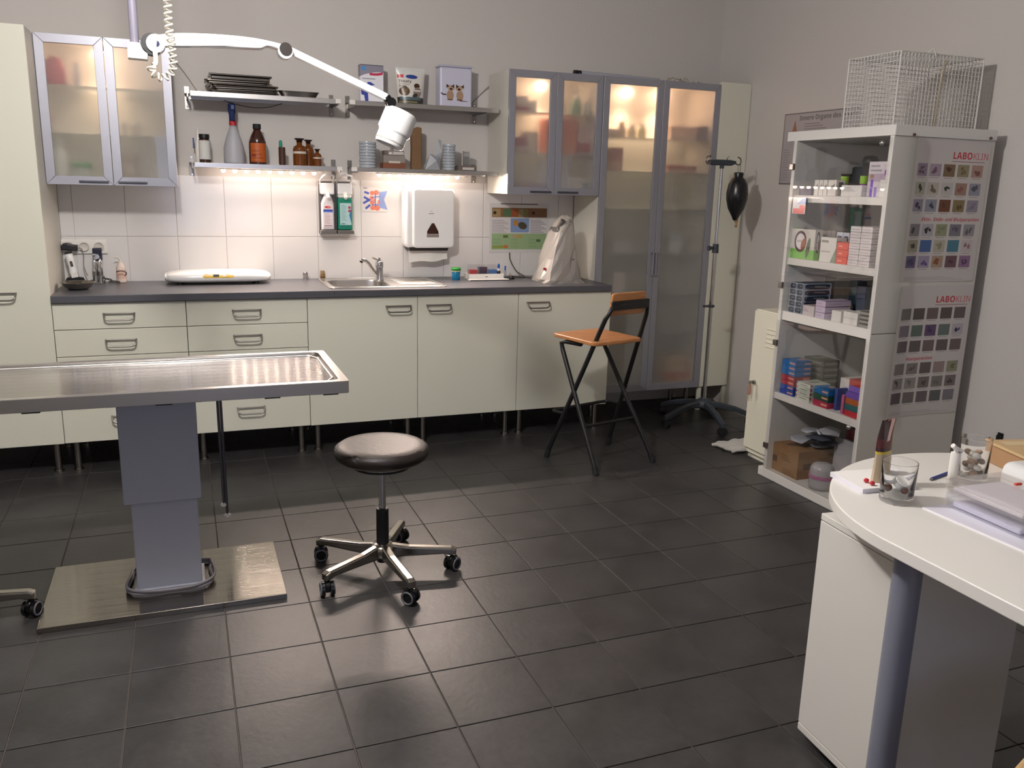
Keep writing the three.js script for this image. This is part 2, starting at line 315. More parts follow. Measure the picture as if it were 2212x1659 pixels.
function glassCabinet(name, label, x0, x1, y0, y1, depth, shelves, pucks, legs) {
  const t = thing(name, label, 'cabinet', [x0, 0, 0]), w = x1 - x0, th = 0.016, zf = depth, zb = zf - 0.02;
  const body = [B(0.001, y0, 0.012, th, y1, zb), B(w - th, y0, 0.012, w - 0.001, y1, zb), B(th, y0, 0.012, w - th, y0 + th, zb), B(th, y1 - th, 0.012, w - th, y1, zb), B(th, y0 + th, 0.012, w - th, y1 - th, 0.02)];
  part('body', body, M.carcass, t);
  for (const y of shelves) part('glass_shelf', B(th + 0.001, y - 0.006, 0.022, w - th - 0.001, y, zf - 0.045, 0), GSH, t);
  const m = w / 2, d1 = glassDoor(t, 0, m, y0, y1, zf), d2 = glassDoor(t, m, w, y0, y1, zf);
  if (legs) {
    for (const [d, x] of [[d1, m - 0.012], [d2, m + 0.012]]) part('handle', [B(x - 0.004, 0.93, zf + 0.008, x + 0.004, 1.07, zf + 0.016, 0.002), B(x - 0.014, 0.926, zf, x + 0.014, 0.932, zf + 0.017, 0.001), B(x - 0.014, 1.068, zf, x + 0.014, 1.074, zf + 0.017, 0.001)], M.alu, d);
    legsOf(t, 0, w, 0.05, zf - 0.03, y0, 0.05);
  } else for (const [d, a, b] of [[d1, m - 0.155, m - 0.022], [d2, m + 0.022, m + 0.155]]) part('handle', B(a, y0 + 0.012, zf, b, y0 + 0.022, zf + 0.012, 0.002), M.aluDark, d);
  for (const [px, pz] of pucks) {
    const pk = part('puck_light', [CY(px - x0, y1 - th - 0.022, pz, 0.034, 0.022), ], M.alu, t);
    part('puck_lens', CY(px - x0, y1 - th - 0.0245, pz, 0.026, 0.003), std('#fff2dc', 0.3, { emissive: col(PUCK.color), emissiveIntensity: 6 }), pk);
    const l = new THREE.SpotLight(col(PUCK.color), PUCK.cd * 3.2, 0, 0.75, 0.8, 2); l.castShadow = true; l.position.set(px - x0, y1 - th - 0.03, pz); l.target.position.set(px - x0, y0, pz); l.shadow.radius = 1; t.add(l, l.target);
    const g = new THREE.PointLight(col(PUCK.color), PUCK.cd * 0.16, 0, 2); g.castShadow = true; g.position.set(px - x0, y1 - th - 0.032, pz); g.shadow.radius = 1; t.add(g);
  }
  return t;
}
glassCabinet('wall_cabinet', 'lit frosted-glass wall cabinet beside the tall cream cupboard', 0, 0.6, 1.415, 2.113, 0.37, [1.885, 1.662], [[0.27, 0.12]]);
glassCabinet('wall_cabinet', 'lit frosted-glass wall cabinet joining the tall glass cabinet', 2.4, 3.0, 1.415, 2.113, 0.37, [1.888, 1.657], [[2.7, 0.12]]);
glassCabinet('display_cabinet', 'tall aluminium-framed frosted glass cabinet on legs behind the folding bar chair', 3.0, 3.82, 0.165, 2.113, 0.375, [1.772, 1.571, 1.343, 1.058, 0.795, 0.536], [[3.3, 0.1], [3.56, 0.1]], true);
solo('filler_panel', 'narrow plain cream panel between the tall glass cabinet and the corner', 'panel', [B(3.822, 0.165, 0.35, 4.047, 2.13, 0.372), B(3.822, 0.0, 0.34, 3.85, 0.165, 0.36), B(4.02, 0, 0.34, 4.047, 0.165, 0.36)], M.front);
// things behind the frosted glass: [kind, u0, u1, v0, v1, colour, accent]
function behindGlass(list, group, zc, shelfOf, places) {
  list.forEach(([kind, u0, u1, v0, v1, c, c2, label]) => {
    const a = PX(u0, v1, 'z', zc), b = PX(u1, v1, 'z', zc), y0 = shelfOf(a.y), hgt = Math.max(0.02, PX(u0, v0, 'z', zc).y - y0), w = Math.min(b.x - a.x, 0.24), x = (a.x + b.x) / 2;
    const t = thing(kind === 'box' ? 'storage_box' : kind === 'bag' ? 'storage_bag' : kind === 'tub' ? 'storage_tub' : 'medicine_bottle', label, kind === 'box' ? 'box' : kind === 'bag' ? 'bag' : kind === 'tub' ? 'tub' : 'bottle', [x, y0, zc - 0.05], 0, group);
    if (kind === 'box') { part('carton', CB(0, 0, 0, w, hgt, 0.13), C(c), t); part('print_band', CB(0, hgt * 0.1, 0, w + 0.002, hgt * 0.3, 0.132), C(c2 || '#ffffff'), t); }
    else if (kind === 'bag') part('sack', LA([[0, 0], [w * 0.5, 0], [w * 0.52, hgt * 0.4], [w * 0.42, hgt * 0.8], [w * 0.2, hgt], [0, hgt]]), C(c), t);
    else if (kind === 'tub') { part('tub', LA([[0, 0], [w * 0.46, 0], [w * 0.5, hgt * 0.7], [0, hgt * 0.7]]), C(c), t); part('lid', LA([[0, hgt * 0.7], [w * 0.53, hgt * 0.7], [w * 0.53, hgt], [0, hgt]]), C(c2 || '#ffffff'), t); }
    else { part('bottle', LA([[0, 0], [w * 0.5, 0], [w * 0.5, hgt * 0.62], [w * 0.3, hgt * 0.76], [w * 0.26, hgt * 0.8], [0, hgt * 0.8]]), C(c), t); part('cap', CY(0, hgt * 0.8, 0, w * 0.3, hgt * 0.2), C(c2 || '#e8e8e4'), t); }
  });
}
const levels = (ys) => (y) => ys.reduce((p, q) => Math.abs(q - y) < Math.abs(p - y) ? q : p);
behindGlass([
  ['bag', 92, 142, 118, 181, '#b81f2c', 0, 'red bag on the top shelf of the glass cabinet beside the tall cupboard'],
  ['bottle', 158, 178, 133, 184, '#e6e0d6', 0, 'white bottle beside the red bag behind frosted glass'],
  ['bottle', 104, 124, 250, 288, '#e2d8cc', '#a02028', 'small bottle with red cap behind frosted glass'],
  ['tub', 262, 276, 262, 290, '#d9cdbb', '#e8e0d2', 'small pale tub on the middle shelf behind the right pane'],
  ['tub', 284, 302, 264, 291, '#cdbfae', '#e8e0d2', 'wider pale tub on the middle shelf behind the right pane'],
  ['bottle', 108, 150, 298, 386, '#e9ebe2', '#d9dad0', 'big white bottle on the bottom shelf behind frosted glass'],
  ['tub', 156, 200, 350, 387, '#b9bfae', '#4fae4e', 'green-lidded tub on the bottom shelf behind frosted glass'],
  ['tub', 262, 302, 330, 392, '#c2ad94', '#b39c80', 'round beige tub on the bottom shelf behind frosted glass'],
], 'stores in the cabinet beside the tall cupboard', 0.24, levels([1.431, 1.662, 1.885]));
behindGlass([
  ['box', 1113, 1139, 207, 240, '#e6ddd2', '#a52430', 'white carton with red base on the top shelf behind frosted glass'],
  ['box', 1143, 1157, 217, 240, '#efe9e0', '#efe9e0', 'plain small white carton on the top shelf behind frosted glass'],
  ['bottle', 1214, 1229, 212, 244, '#f0e6d6', 0, 'cream bottle under the puck light behind frosted glass'],
  ['bottle', 1241, 1262, 204, 245, '#7fa88a', '#dfe8dc', 'green bottle on the top shelf behind frosted glass'],
  ['bottle', 1267, 1281, 218, 246, '#e2e4dc', 0, 'slim white bottle beside the green bottle behind frosted glass'],
  ['box', 1110, 1134, 296, 328, '#a3203a', '#d8c4c4', 'dark red carton on the middle shelf behind frosted glass'],
  ['box', 1137, 1158, 284, 328, '#e0c8ae', '#e6d8c6', 'cream carton beside the dark red carton behind frosted glass'],
  ['box', 1178, 1242, 256, 328, '#d9622a', '#e07a3c', 'large orange carton on the middle shelf behind frosted glass'],
  ['box', 1246, 1272, 268, 328, '#c9a8a2', '#b02434', 'red and white carton beside the large orange carton'],
  ['box', 1120, 1190, 395, 411, '#a8848a', '#c8b4b4', 'flat pink carton on the bottom shelf behind frosted glass'],
  ['box', 1222, 1256, 382, 411, '#d8d4cc', '#e8e4dc', 'white carton on the bottom shelf behind frosted glass'],
  ['tub', 1258, 1280, 386, 412, '#7f9fc4', '#d8dce0', 'pale blue tub on the bottom shelf behind frosted glass'],
], 'stores in the cabinet joining the tall one', 0.24, levels([1.431, 1.657, 1.888]));
behindGlass([
  ['box', 1313, 1336, 278, 302, '#e8dccb', '#cdb8a0', 'cream carton on the top shelf of the tall glass cabinet'],
  ['bottle', 1341, 1358, 262, 303, '#d8c0a8', '#a86a50', 'bottle with brown cap on the top shelf of the tall cabinet'],
  ['bottle', 1362, 1380, 268, 304, '#e6d9b4', 0, 'ivory bottle on the top shelf of the tall glass cabinet'],
  ['bottle', 1385, 1402, 266, 304, '#c9c890', 0, 'olive bottle on the top shelf of the tall glass cabinet'],
  ['box', 1446, 1500, 272, 305, '#e4c4b0', '#e9d4c2', 'wide pinkish carton on the top shelf of the tall cabinet'],
  ['box', 1506, 1534, 272, 307, '#8a7f8e', '#a89aa6', 'mauve carton on the top shelf of the tall glass cabinet'],
  ['box', 1318, 1342, 318, 366, '#b8705e', '#d8b09c', 'reddish carton on the second shelf of the tall cabinet'],
  ['box', 1440, 1500, 356, 372, '#c07868', '#d8b4a4', 'flat salmon carton on the second shelf of the tall cabinet'],
  ['box', 1322, 1392, 520, 548, '#b9b4ae', '#d0ccc6', 'pale grey carton on the fourth shelf of the tall cabinet'],
  ['tub', 1450, 1480, 508, 546, '#d8dcd8', '#c4ccd0', 'white tub on the fourth shelf of the tall glass cabinet'],
  ['box', 1320, 1346, 590, 640, '#cfc4ba', '#d8d0c8', 'beige carton on the fifth shelf of the tall glass cabinet'],
  ['box', 1436, 1490, 770, 830, '#d2b48c', '#c8662e', 'cream and orange carton on the floor of the tall glass cabinet'],
], 'stores in the tall glass cabinet', 0.26, levels([0.181, 0.536, 0.795, 1.058, 1.343, 1.571, 1.772]));
// on top of the cabinets
{
  const a = PX(1240, 151, 'z', 0.3), b = PX(1420, 163, 'z', 0.22), y = 2.113 + 0.014, t = thing('walking_stick', 'grey tube with black end cap lying on top of the glass cabinets', 'tube', [a.x, y, 0.3]);
  part('tube', BAR([0.03, 0, 0], [b.x - a.x, 0, -0.06], 0.0135, 16), M.greyPaint, t); part('end_cap', BAR([0, 0.0005, 0.001], [0.045, 0.0005, -0.002], 0.0145, 16), M.black, t); part('tip', BAR([b.x - a.x - 0.03, 0, -0.058], [b.x - a.x + 0.02, -0.002, -0.064], 0.012, 12, 0.006), M.black, t);
}
{
  const t = thing('dry_sprig', 'tangled dry twig lying on top of the tall glass cabinet', 'twig', [3.5, 2.114, 0.2]);
  part('stem', TU([[0, 0.004, 0], [0.09, 0.012, 0.01], [0.2, 0.006, -0.01], [0.32, 0.006, 0]], 0.004, 30, 6), C('#9c9484', 0.8), t);
  for (let k = 0; k < 9; k++) { const x = 0.01 + k * 0.033; part('twig', TU([[x, 0.006, 0], [x + rnd(-0.02, 0.03), 0.02 + rnd(0.035) * (k < 5 ? 1 : 0.3), rnd(-0.03, 0.03)], [x + rnd(-0.03, 0.05), 0.012 + rnd(0.05) * (k < 5 ? 1 : 0.3), rnd(-0.04, 0.04)]], 0.0028, 12, 5), C('#a8a08e', 0.8), t); }
}
// ---------- steel wall shelves with light strips ----------
const SD = 0.245;   // depth of a shelf
function wallShelf(x0, x1, y0, y1, bx, label, capR) {
  const t = thing('wall_shelf', label, 'shelf');
  part('board', [B(x0, y1 - 0.003, 0.018, x1, y1, SD, 0.001), B(x0, y0, SD - 0.003, x1, y1 - 0.002, SD, 0.0008), B(x0, y0, 0.018, x1, y1 - 0.002, 0.021, 0.0008)], M.steel, t);
  for (const x of bx) {
    const b = part('bracket', [B(x - 0.013, y0 - 0.052, 0.001, x + 0.013, y1 + 0.042, 0.004, 0.0008), B(x - 0.004, y0 - 0.006, 0.002, x + 0.004, y1 - 0.003, SD - 0.006, 0.0008), B(x - 0.013, y1 + 0.0, 0.004, x + 0.013, y1 + 0.003, 0.06, 0.001)], M.nickel, t);
    for (const y of [y0 - 0.038, y1 + 0.03]) part('screw', rot(CY(0, 0, 0, 0.005, 0.003, 0.004, 12), Math.PI / 2).translate(x, y, 0.004), M.chrome, b);
  }
  for (const x of capR) part('end_cap', B(x, y0 + 0.002, SD - 0.025, x + 0.03, y1 + 0.001, SD + 0.001, 0.002), M.whitePlastic, t);
  return t;
}
const YU = 1.902, YL = 1.543;
wallShelf(0.685, 1.432, 1.877, YU, [0.672, 1.447], 'steel wall shelf holding the instrument trays and kidney dish', [1.432]);
wallShelf(1.535, 2.385, 1.877, YU, [1.54, 2.312], 'steel wall shelf holding the pet treats and the kitten tin', [1.51]);
wallShelf(0.687, 1.432, 1.519, YL, [0.676, 1.451], 'steel wall shelf holding the spray bottle and amber jars', [1.432]);
wallShelf(1.54, 2.385, 1.519, YL, [1.546, 2.311], 'steel wall shelf holding the petri dish stacks', [1.515]);
function ledStrip(x0, x1, cd, label) {
  const y = 1.511, z = 0.105, t = thing('light_strip', label, 'light strip', [0, 0, 0], 0, 'light strips under the lower wall shelves');
  part('housing', B(x0 - 0.02, y, z - 0.014, x1 + 0.02, y + 0.008, z + 0.014, 0.002), M.whitePlastic, t);
  part('lead', TU([[x1 + 0.018, y + 0.004, z], [x1 + 0.05, y - 0.004, z + 0.004], [x1 + 0.075, y + 0.002, z - 0.02]], 0.002, 12, 6), M.whitePlastic, t);
  const em = std('#ffffff', 0.4, { emissive: col(LEDS.color), emissiveIntensity: 26 }), n = 9;
  for (let k = 0; k < n; k++) {
    const x = x0 + (x1 - x0) * k / (n - 1);
    part('diode', new THREE.SphereGeometry(0.0115, 14, 10).translate(x, y - 0.005, z), em, t);
    const l = new THREE.SpotLight(col(LEDS.color), cd, 0, 1.45, 1, 2); l.castShadow = true; l.shadow.radius = 0.4; l.position.set(x, y - 0.005, z); l.target.position.set(x, y - 0.005 - 0.5, z + 0.6); t.add(l, l.target);
  }
}
ledStrip(0.835, 1.325, LEDS.left, 'row of nine glowing diodes under the shelf with the amber jars');
ledStrip(1.70, 2.175, LEDS.right, 'row of nine glowing diodes under the shelf with the petri dishes');
solo('shelf_wire', 'thin wire from the glass cabinet beside the tall cupboard down to the tray shelf', 'wire', TU([[0.601, 2.09, 0.02], [0.66, 2.02, 0.01], [0.72, 1.93, 0.008], [0.735, 1.905, 0.016]], 0.0022, 24, 6), M.cableLight);
solo('shelf_wire', 'thin wire hanging in a loop below the tray shelf', 'wire', TU([[0.86, 1.88, 0.03], [0.93, 1.862, 0.02], [1.02, 1.851, 0.018], [1.1, 1.858, 0.02], [1.17, 1.88, 0.03]], 0.0022, 24, 6), M.cable);
solo('shelf_wire', 'thin wire from the kitten tin up to the far wall cabinet', 'wire', TU([[2.25, 1.905, 0.012], [2.3, 1.95, 0.006], [2.36, 2.01, 0.006], [2.399, 2.05, 0.02]], 0.0024, 20, 6), M.cableLight);

// ---------- upper shelves ----------
const TRAY = std('#8c8781', 0.14, { metalness: 1 });
{ // flat instrument trays, stacked askew
  const trays = [[0.34, 0.012, 0.17, 0.0, 0.0], [0.315, 0.016, 0.19, 0.012, -0.05], [0.33, 0.018, 0.18, 0.0, 0.04], [0.31, 0.018, 0.17, -0.03, -0.03]];
  let y = YU;
  const where = ['bottom of the tray stack', 'second from the bottom of the tray stack', 'third from the bottom of the tray stack', 'top of the tray stack'];
  trays.forEach(([w, h, d, dx, a], i) => {
    const t = thing('instrument_tray', `shiny steel instrument tray, ${where[i]} on the wall shelf`, 'tray', [0.955 + dx, y, 0.135], a, 'instrument trays on the wall shelf');
    const sh = roundRect(w, d, 0.02, -w / 2, -d / 2);
    part('pan', rot(EX(sh, h * 0.62, 0.004, 3), -Math.PI / 2), TRAY, t);
    const rim = roundRect(w + 0.022, d + 0.02, 0.025, -(w + 0.022) / 2, -(d + 0.02) / 2);
    part('rim', rot(EX(rim, h * 0.38, 0.0018, 2), -Math.PI / 2).translate(0, h * 0.62, 0), TRAY, t);
    y += h + 0.0004;
  });
  for (const [dx, dz] of [[0.0, 0]]) {
    const t = thing('instrument_box', 'flat lidded steel instrument case on top of the tray stack', 'case', [0.94, y, 0.135], 0.02);
    part('case', B(-0.15, 0, -0.08, 0.15, 0.022, 0.08, 0.008, 2), TRAY, t); part('lid', B(-0.16, 0.022, -0.085, 0.16, 0.032, 0.085, 0.0045, 2), TRAY, t);
  }
}
{
  const a = PX(601, 213, 'z', 0.16), b = PX(691, 216, 'z', 0.16), w = b.x - a.x, t = thing('kidney_dish', 'dark steel kidney dish lying on the tray shelf', 'dish', [(a.x + b.x) / 2, YU, 0.14]);
  const kid = (s, n = 40) => { const o = []; for (let i = 0; i <= n; i++) { const q = i / n * 2 * Math.PI, x = Math.cos(q) * w / 2, z = Math.sin(q) * 0.05 + (Math.sin(q) > 0 ? 0.02 * Math.cos(Math.PI * x / w) * -1.4 : 0); o.push([x * s, z * s]); } return o; };
  const prof = [[0.74, 0], [0.8, 0.004], [0.95, 0.03], [1, 0.036], [1.02, 0.036], [0.96, 0.034], [0.78, 0.007], [0.05, 0.005]], pos = [], idx = [], n = 40;
  prof.forEach(([s, y]) => kid(s, n).forEach(([x, z]) => pos.push(x, y, z)));
  for (let k = 0; k < prof.length - 1; k++) for (let i = 0; i < n; i++) { const p = k * (n + 1) + i; idx.push(p, p + n + 1, p + 1, p + 1, p + n + 1, p + n + 2); }
  const g = new THREE.BufferGeometry(); g.setAttribute('position', new THREE.Float32BufferAttribute(pos, 3)); g.setIndex(idx); g.computeVertexNormals();
  part('dish', g, std('#5f5a55', 0.32, { metalness: 0.9, side: THREE.DoubleSide }), t);
}
const frontUV = (g) => { const p = g.attributes.position, n = g.attributes.normal; g = g.index ? g.toNonIndexed() : g; g.computeBoundingBox(); const b = g.boundingBox, P = g.attributes.position, uv = new Float32Array(P.count * 2); for (let i = 0; i < P.count; i++) { uv[2 * i] = (P.getX(i) - b.min.x) / (b.max.x - b.min.x); uv[2 * i + 1] = (P.getY(i) - b.min.y) / (b.max.y - b.min.y); } g.setAttribute('uv', new THREE.BufferAttribute(uv, 2)); return keep(g); };
{ // blue and white pet food carton
  const a = PX(779, 222, 'z', 0.13), b = PX(829, 222, 'z', 0.13), h = PX(800, 141, 'z', 0.13).y - YU, w = b.x - a.x;
  const t = thing('pet_food_carton', 'white carton with a blue dog silhouette and pink banner on the shelf', 'carton', [(a.x + b.x) / 2, YU, 0.1]);
  part('carton', frontUV(CB(0, 0, 0, w, h, 0.06)), printMat('dogbox', (g, W, H) => {
    g.fillStyle = '#e9e8ee'; g.fillRect(0, 0, W, H); g.fillStyle = '#8b8796'; g.beginPath(); g.moveTo(0, 0); g.lineTo(W, 0); g.lineTo(W, H * 0.17); g.quadraticCurveTo(W * 0.4, H * 0.17, 0, H * 0.3); g.fill();
    g.fillStyle = '#4f8fc8'; g.beginPath(); g.arc(W * 0.16, H * 0.09, W * 0.11, 0, 7); g.fill();
    g.fillStyle = '#c01f4a'; g.beginPath(); g.moveTo(W * 0.4, H * 0.2); g.quadraticCurveTo(W * 0.75, H * 0.22, W * 0.98, H * 0.16); g.lineTo(W * 0.96, H * 0.23); g.quadraticCurveTo(W * 0.75, H * 0.28, W * 0.4, H * 0.26); g.fill();
    lines(g, W * 0.08, H * 0.345, W * 0.8, 1, 6, '#8a8a96', 5);
    g.fillStyle = '#2c3f9c'; g.beginPath(); g.ellipse(W * 0.42, H * 0.49, W * 0.13, H * 0.045, 0.3, 0, 7); g.fill(); g.fillRect(W * 0.5, H * 0.49, W * 0.1, H * 0.03); g.beginPath(); g.moveTo(W * 0.36, H * 0.5); g.lineTo(W * 0.02, H * 0.66); g.lineTo(W * 0.04, H * 0.78); g.lineTo(W * 0.16, H * 0.8); g.lineTo(W * 0.2, H * 0.98); g.lineTo(W * 0.34, H * 0.98); g.lineTo(W * 0.32, H * 0.75); g.lineTo(W * 0.5, H * 0.55); g.fill();
  }, 128, 224), t);
  part('lid_edge', CB(0, h, 0, w, 0.003, 0.06, 0.0008), C('#3a3d52'), t);
}
{ // pouch of pet treats
  const a = PX(857, 226, 'z', 0.13), b = PX(919, 227, 'z', 0.13), h = PX(885, 146, 'z', 0.13).y - YU, w = b.x - a.x;
  const t = thing('treat_pouch', 'stand-up pouch of pet treats printed with a dog, on the shelf', 'pouch', [(a.x + b.x) / 2, YU, 0.11]);
  const nx = 14, ny = 18, pos = [], idx = [];
  for (const side of [1, -1]) for (let j = 0; j <= ny; j++) for (let i = 0; i <= nx; i++) { const s = i / nx * 2 - 1, v = j / ny, wd = w / 2 * (0.86 + 0.16 * v), bel = 0.034 * (1 - s * s) ** 0.6 * (1 - v * v) ** 0.8 + 0.0015; pos.push(s * wd, v * h - (v === 1 ? 0 : 0), side * bel + 0.006 * Math.sin(v * 9 + s * 2) * v * 0.4); }
  const st = (nx + 1) * (ny + 1);
  for (let q = 0; q < 2; q++) for (let j = 0; j < ny; j++) for (let i = 0; i < nx; i++) { const p = q * st + j * (nx + 1) + i; q ? idx.push(p, p + nx + 1, p + 1, p + 1, p + nx + 1, p + nx + 2) : idx.push(p, p + 1, p + nx + 1, p + 1, p + nx + 2, p + nx + 1); }
  const g = new THREE.BufferGeometry(); g.setAttribute('position', new THREE.Float32BufferAttribute(pos, 3)); g.setIndex(idx); g.computeVertexNormals();
  part('pouch', frontUV(g), printMat('treats', (c, W, H) => {
    c.fillStyle = '#d9d6ce'; c.fillRect(0, 0, W, H); c.fillStyle = '#d8d8d4'; c.fillRect(0, 0, W, H * 0.16);
    c.fillStyle = '#c8283a'; c.fillRect(W * 0.05, H * 0.19, W * 0.2, H * 0.08); c.fillStyle = '#28408c'; c.beginPath(); c.ellipse(W * 0.52, H * 0.24, W * 0.2, H * 0.055, 0.05, 0, 7); c.fill();
    c.fillStyle = '#4a4038'; c.font = 'bold 26px sans-serif'; c.fillText('Treaty', W * 0.09, H * 0.4); c.font = '13px sans-serif'; c.fillText('Microstrips', W * 0.1, H * 0.46); lines(c, W * 0.1, H * 0.485, W * 0.34, 1, 5, '#6a5a4a', 6);
    c.fillStyle = '#5a4226'; c.beginPath(); c.arc(W * 0.27, H * 0.63, W * 0.17, 0, 7); c.fill(); c.fillStyle = '#7a6038'; for (let k = 0; k < 14; k++) c.fillRect(W * (0.14 + rnd(0.22)), H * (0.55 + rnd(0.14)), 9, 6);
    c.fillStyle = '#4a2a1c'; c.beginPath(); c.ellipse(W * 0.69, H * 0.48, W * 0.1, H * 0.07, 0, 0, 7); c.fill(); c.fillStyle = '#8c7c70'; c.beginPath(); c.ellipse(W * 0.7, H * 0.66, W * 0.14, H * 0.15, 0.2, 0, 7); c.fill(); c.fillStyle = '#e8e4de'; c.fillRect(W * 0.58, H * 0.59, W * 0.24, H * 0.035); c.fillStyle = '#33312e'; c.beginPath(); c.ellipse(W * 0.62, H * 0.74, W * 0.1, H * 0.05, -0.6, 0, 7); c.fill();
    c.fillStyle = '#35342c'; c.fillRect(0, H * 0.79, W, H * 0.21); c.fillStyle = '#51636a'; c.fillRect(W * 0.12, H * 0.78, W * 0.7, H * 0.08); c.fillStyle = '#7a7452'; c.fillRect(W * 0.1, H * 0.89, W * 0.6, H * 0.05);
  }, 192, 256, 0.3), t);
}
{ // tin with two kittens
  const a = PX(948, 232, 'z', 0.13), b = PX(1017, 234, 'z', 0.13), h = PX(985, 142, 'z', 0.13).y - YU, w = b.x - a.x;
  const t = thing('storage_tin', 'pale lilac tin printed with two sitting kittens on the wall shelf', 'tin', [(a.x + b.x) / 2, YU, 0.1]);
  part('tin', frontUV(CB(0, 0, 0, w, h - 0.012, 0.1, 0.012, 3)), printMat('kittens', (g, W, H) => {
    g.fillStyle = '#c9c8da'; g.fillRect(0, 0, W, H);
    const cat = (x, s) => { g.fillStyle = '#a88a70'; g.beginPath(); g.ellipse(x, H * 0.7, W * 0.11, H * 0.13, 0, 0, 7); g.fill(); g.fillStyle = '#b89c80'; g.beginPath(); g.ellipse(x + s * 4, H * 0.52, W * 0.11, H * 0.075, 0, 0, 7); g.fill(); g.fillStyle = '#3a2a22'; for (const d of [-1, 1]) { g.beginPath(); g.moveTo(x + d * W * 0.12, H * 0.42); g.lineTo(x + d * W * 0.03, H * 0.47); g.lineTo(x + d * W * 0.12, H * 0.52); g.fill(); } g.beginPath(); g.ellipse(x + s * 4, H * 0.54, W * 0.045, H * 0.03, 0, 0, 7); g.fill(); g.fillStyle = '#6a4a38'; g.fillRect(x - W * 0.09, H * 0.79, W * 0.17, H * 0.03); };
    cat(W * 0.32, 1); cat(W * 0.62, -1); g.fillStyle = '#6b4c38'; g.beginPath(); g.moveTo(W * 0.66, H * 0.82); g.quadraticCurveTo(W * 0.86, H * 0.82, W * 0.88, H * 0.84); g.lineTo(W * 0.6, H * 0.84); g.fill(); g.strokeStyle = '#2a2220'; g.lineWidth = 6; g.beginPath(); g.moveTo(W * 0.2, H * 0.68); g.quadraticCurveTo(W * 0.06, H * 0.7, W * 0.05, H * 0.64); g.stroke();
  }, 160, 208, 0.3), t);
  part('lid', CB(0, h - 0.012, 0, w + 0.003, 0.012, 0.103, 0.005, 2), C('#b9b8c8', 0.3), t);
}
// ---------- lower shelves ----------
const ZS = 0.14, onShelf = (u) => PX(u, 355, 'z', ZS).x, hOf = (u, v) => PX(u, v, 'z', ZS).y - YL;
{
  const x = onShelf(444), h = hOf(444, 290), t = thing('reagent_bottle', 'white-labelled bottle with dark screw cap on the amber jar shelf', 'bottle', [x, YL, ZS]);
  part('bottle', LA([[0, 0], [0.029, 0], [0.03, 0.004], [0.029, h * 0.8], [0.024, h * 0.86], [0, h * 0.86]]), M.brown, t);
  part('label', LA([[0.0302, h * 0.12], [0.0306, h * 0.12], [0.0302, h * 0.78], [0.0295, h * 0.78]], 0, 0, 0, 28), C('#cfcfca', 0.7), t); part('cap', CY(0, h * 0.86, 0, 0.027, h * 0.14), M.black, t);
}
{
  const x = onShelf(433), h = hOf(436, 276), t = thing('nozzle_bottle', 'slim white bottle with pointed nozzle and blue pen cap, behind the labelled bottle', 'bottle', [x - 0.004, YL, 0.07]);
  part('bottle', LA([[0, 0], [0.016, 0], [0.017, 0.05], [0.016, h * 0.62], [0.01, h * 0.68], [0.004, h], [0, h]]), M.whitePlastic, t); part('blue_clip', B(-0.028, h * 0.42, 0.004, -0.02, h * 0.72, 0.014), M.blue, t);
}
{ // trigger spray bottle
  const x = onShelf(507), y1 = hOf(505, 271), t = thing('spray_bottle', 'tapered translucent spray bottle with blue trigger and red collar', 'bottle', [x, YL, ZS]);
  part('bottle', LA([[0, 0], [0.052, 0], [0.055, 0.006], [0.053, y1 * 0.42], [0.044, y1 * 0.6], [0.022, y1 * 0.9], [0.015, y1], [0, y1]]), phy('#c9c9cf', 0.45, { transmission: 0.3, thickness: 0.02 }), t);
  part('collar', CY(0, y1, 0, 0.019, 0.022), C('#b5202a'), t);
  part('trigger', [LA([[0, 0], [0.016, 0], [0.016, 0.03], [0.02, 0.05], [0.019, 0.085], [0.01, 0.095], [0, 0.096]], -0.002, y1 + 0.022, 0), B(-0.012, y1 + 0.075, 0, 0.012, y1 + 0.105, 0.055, 0.006, 2), BAR([0, y1 + 0.08, 0.045], [0, y1 + 0.025, 0.035], 0.006)], C('#152a5e', 0.4), t);
}
{ // big brown bottle
  const x = onShelf(558), h = hOf(556, 268), w = (onShelf(578) - onShelf(540)) / 2, t = thing('brown_bottle', 'tall brown bottle with a large orange label', 'bottle', [x, YL, ZS]);
  part('bottle', LA([[0, 0], [w * 0.96, 0], [w, 0.006], [w * 0.98, h * 0.55], [w * 0.8, h * 0.68], [w * 0.42, h * 0.84], [w * 0.4, h * 0.88], [0, h * 0.88]]), M.brown, t); part('cap', CY(0, h * 0.88, 0, w * 0.47, h * 0.12, w * 0.45), M.blackMat, t);
  const lab = new THREE.CylinderGeometry(w * 1.008, w * 1.01, h * 0.47, 24, 1, true, -1.0, 2.0).translate(0, h * 0.29, 0);
  part('label', keep(lab), printMat('orangelabel', (g, W, H) => { g.fillStyle = '#b5561a'; g.fillRect(0, 0, W, H); lines(g, 10, 24, 90, 4, 12, '#8a4214', 4); g.fillStyle = '#7a2418'; g.fillRect(12, H - 26, 34, 7); }), t);
}
{ // glass tube with a green swab and pens
  const x = onShelf(610), h = hOf(610, 318), t = thing('swab_glass', 'narrow glass holding a green swab', 'glass', [x, YL, ZS]);
  part('glass', LA([[0, 0], [0.017, 0], [0.0185, 0.01], [0.0185, h], [0.017, h], [0.0165, 0.012], [0, 0.01]]), phy('#6a4a3c', 0.1, { transmission: 0.5, thickness: 0 }), t);
}
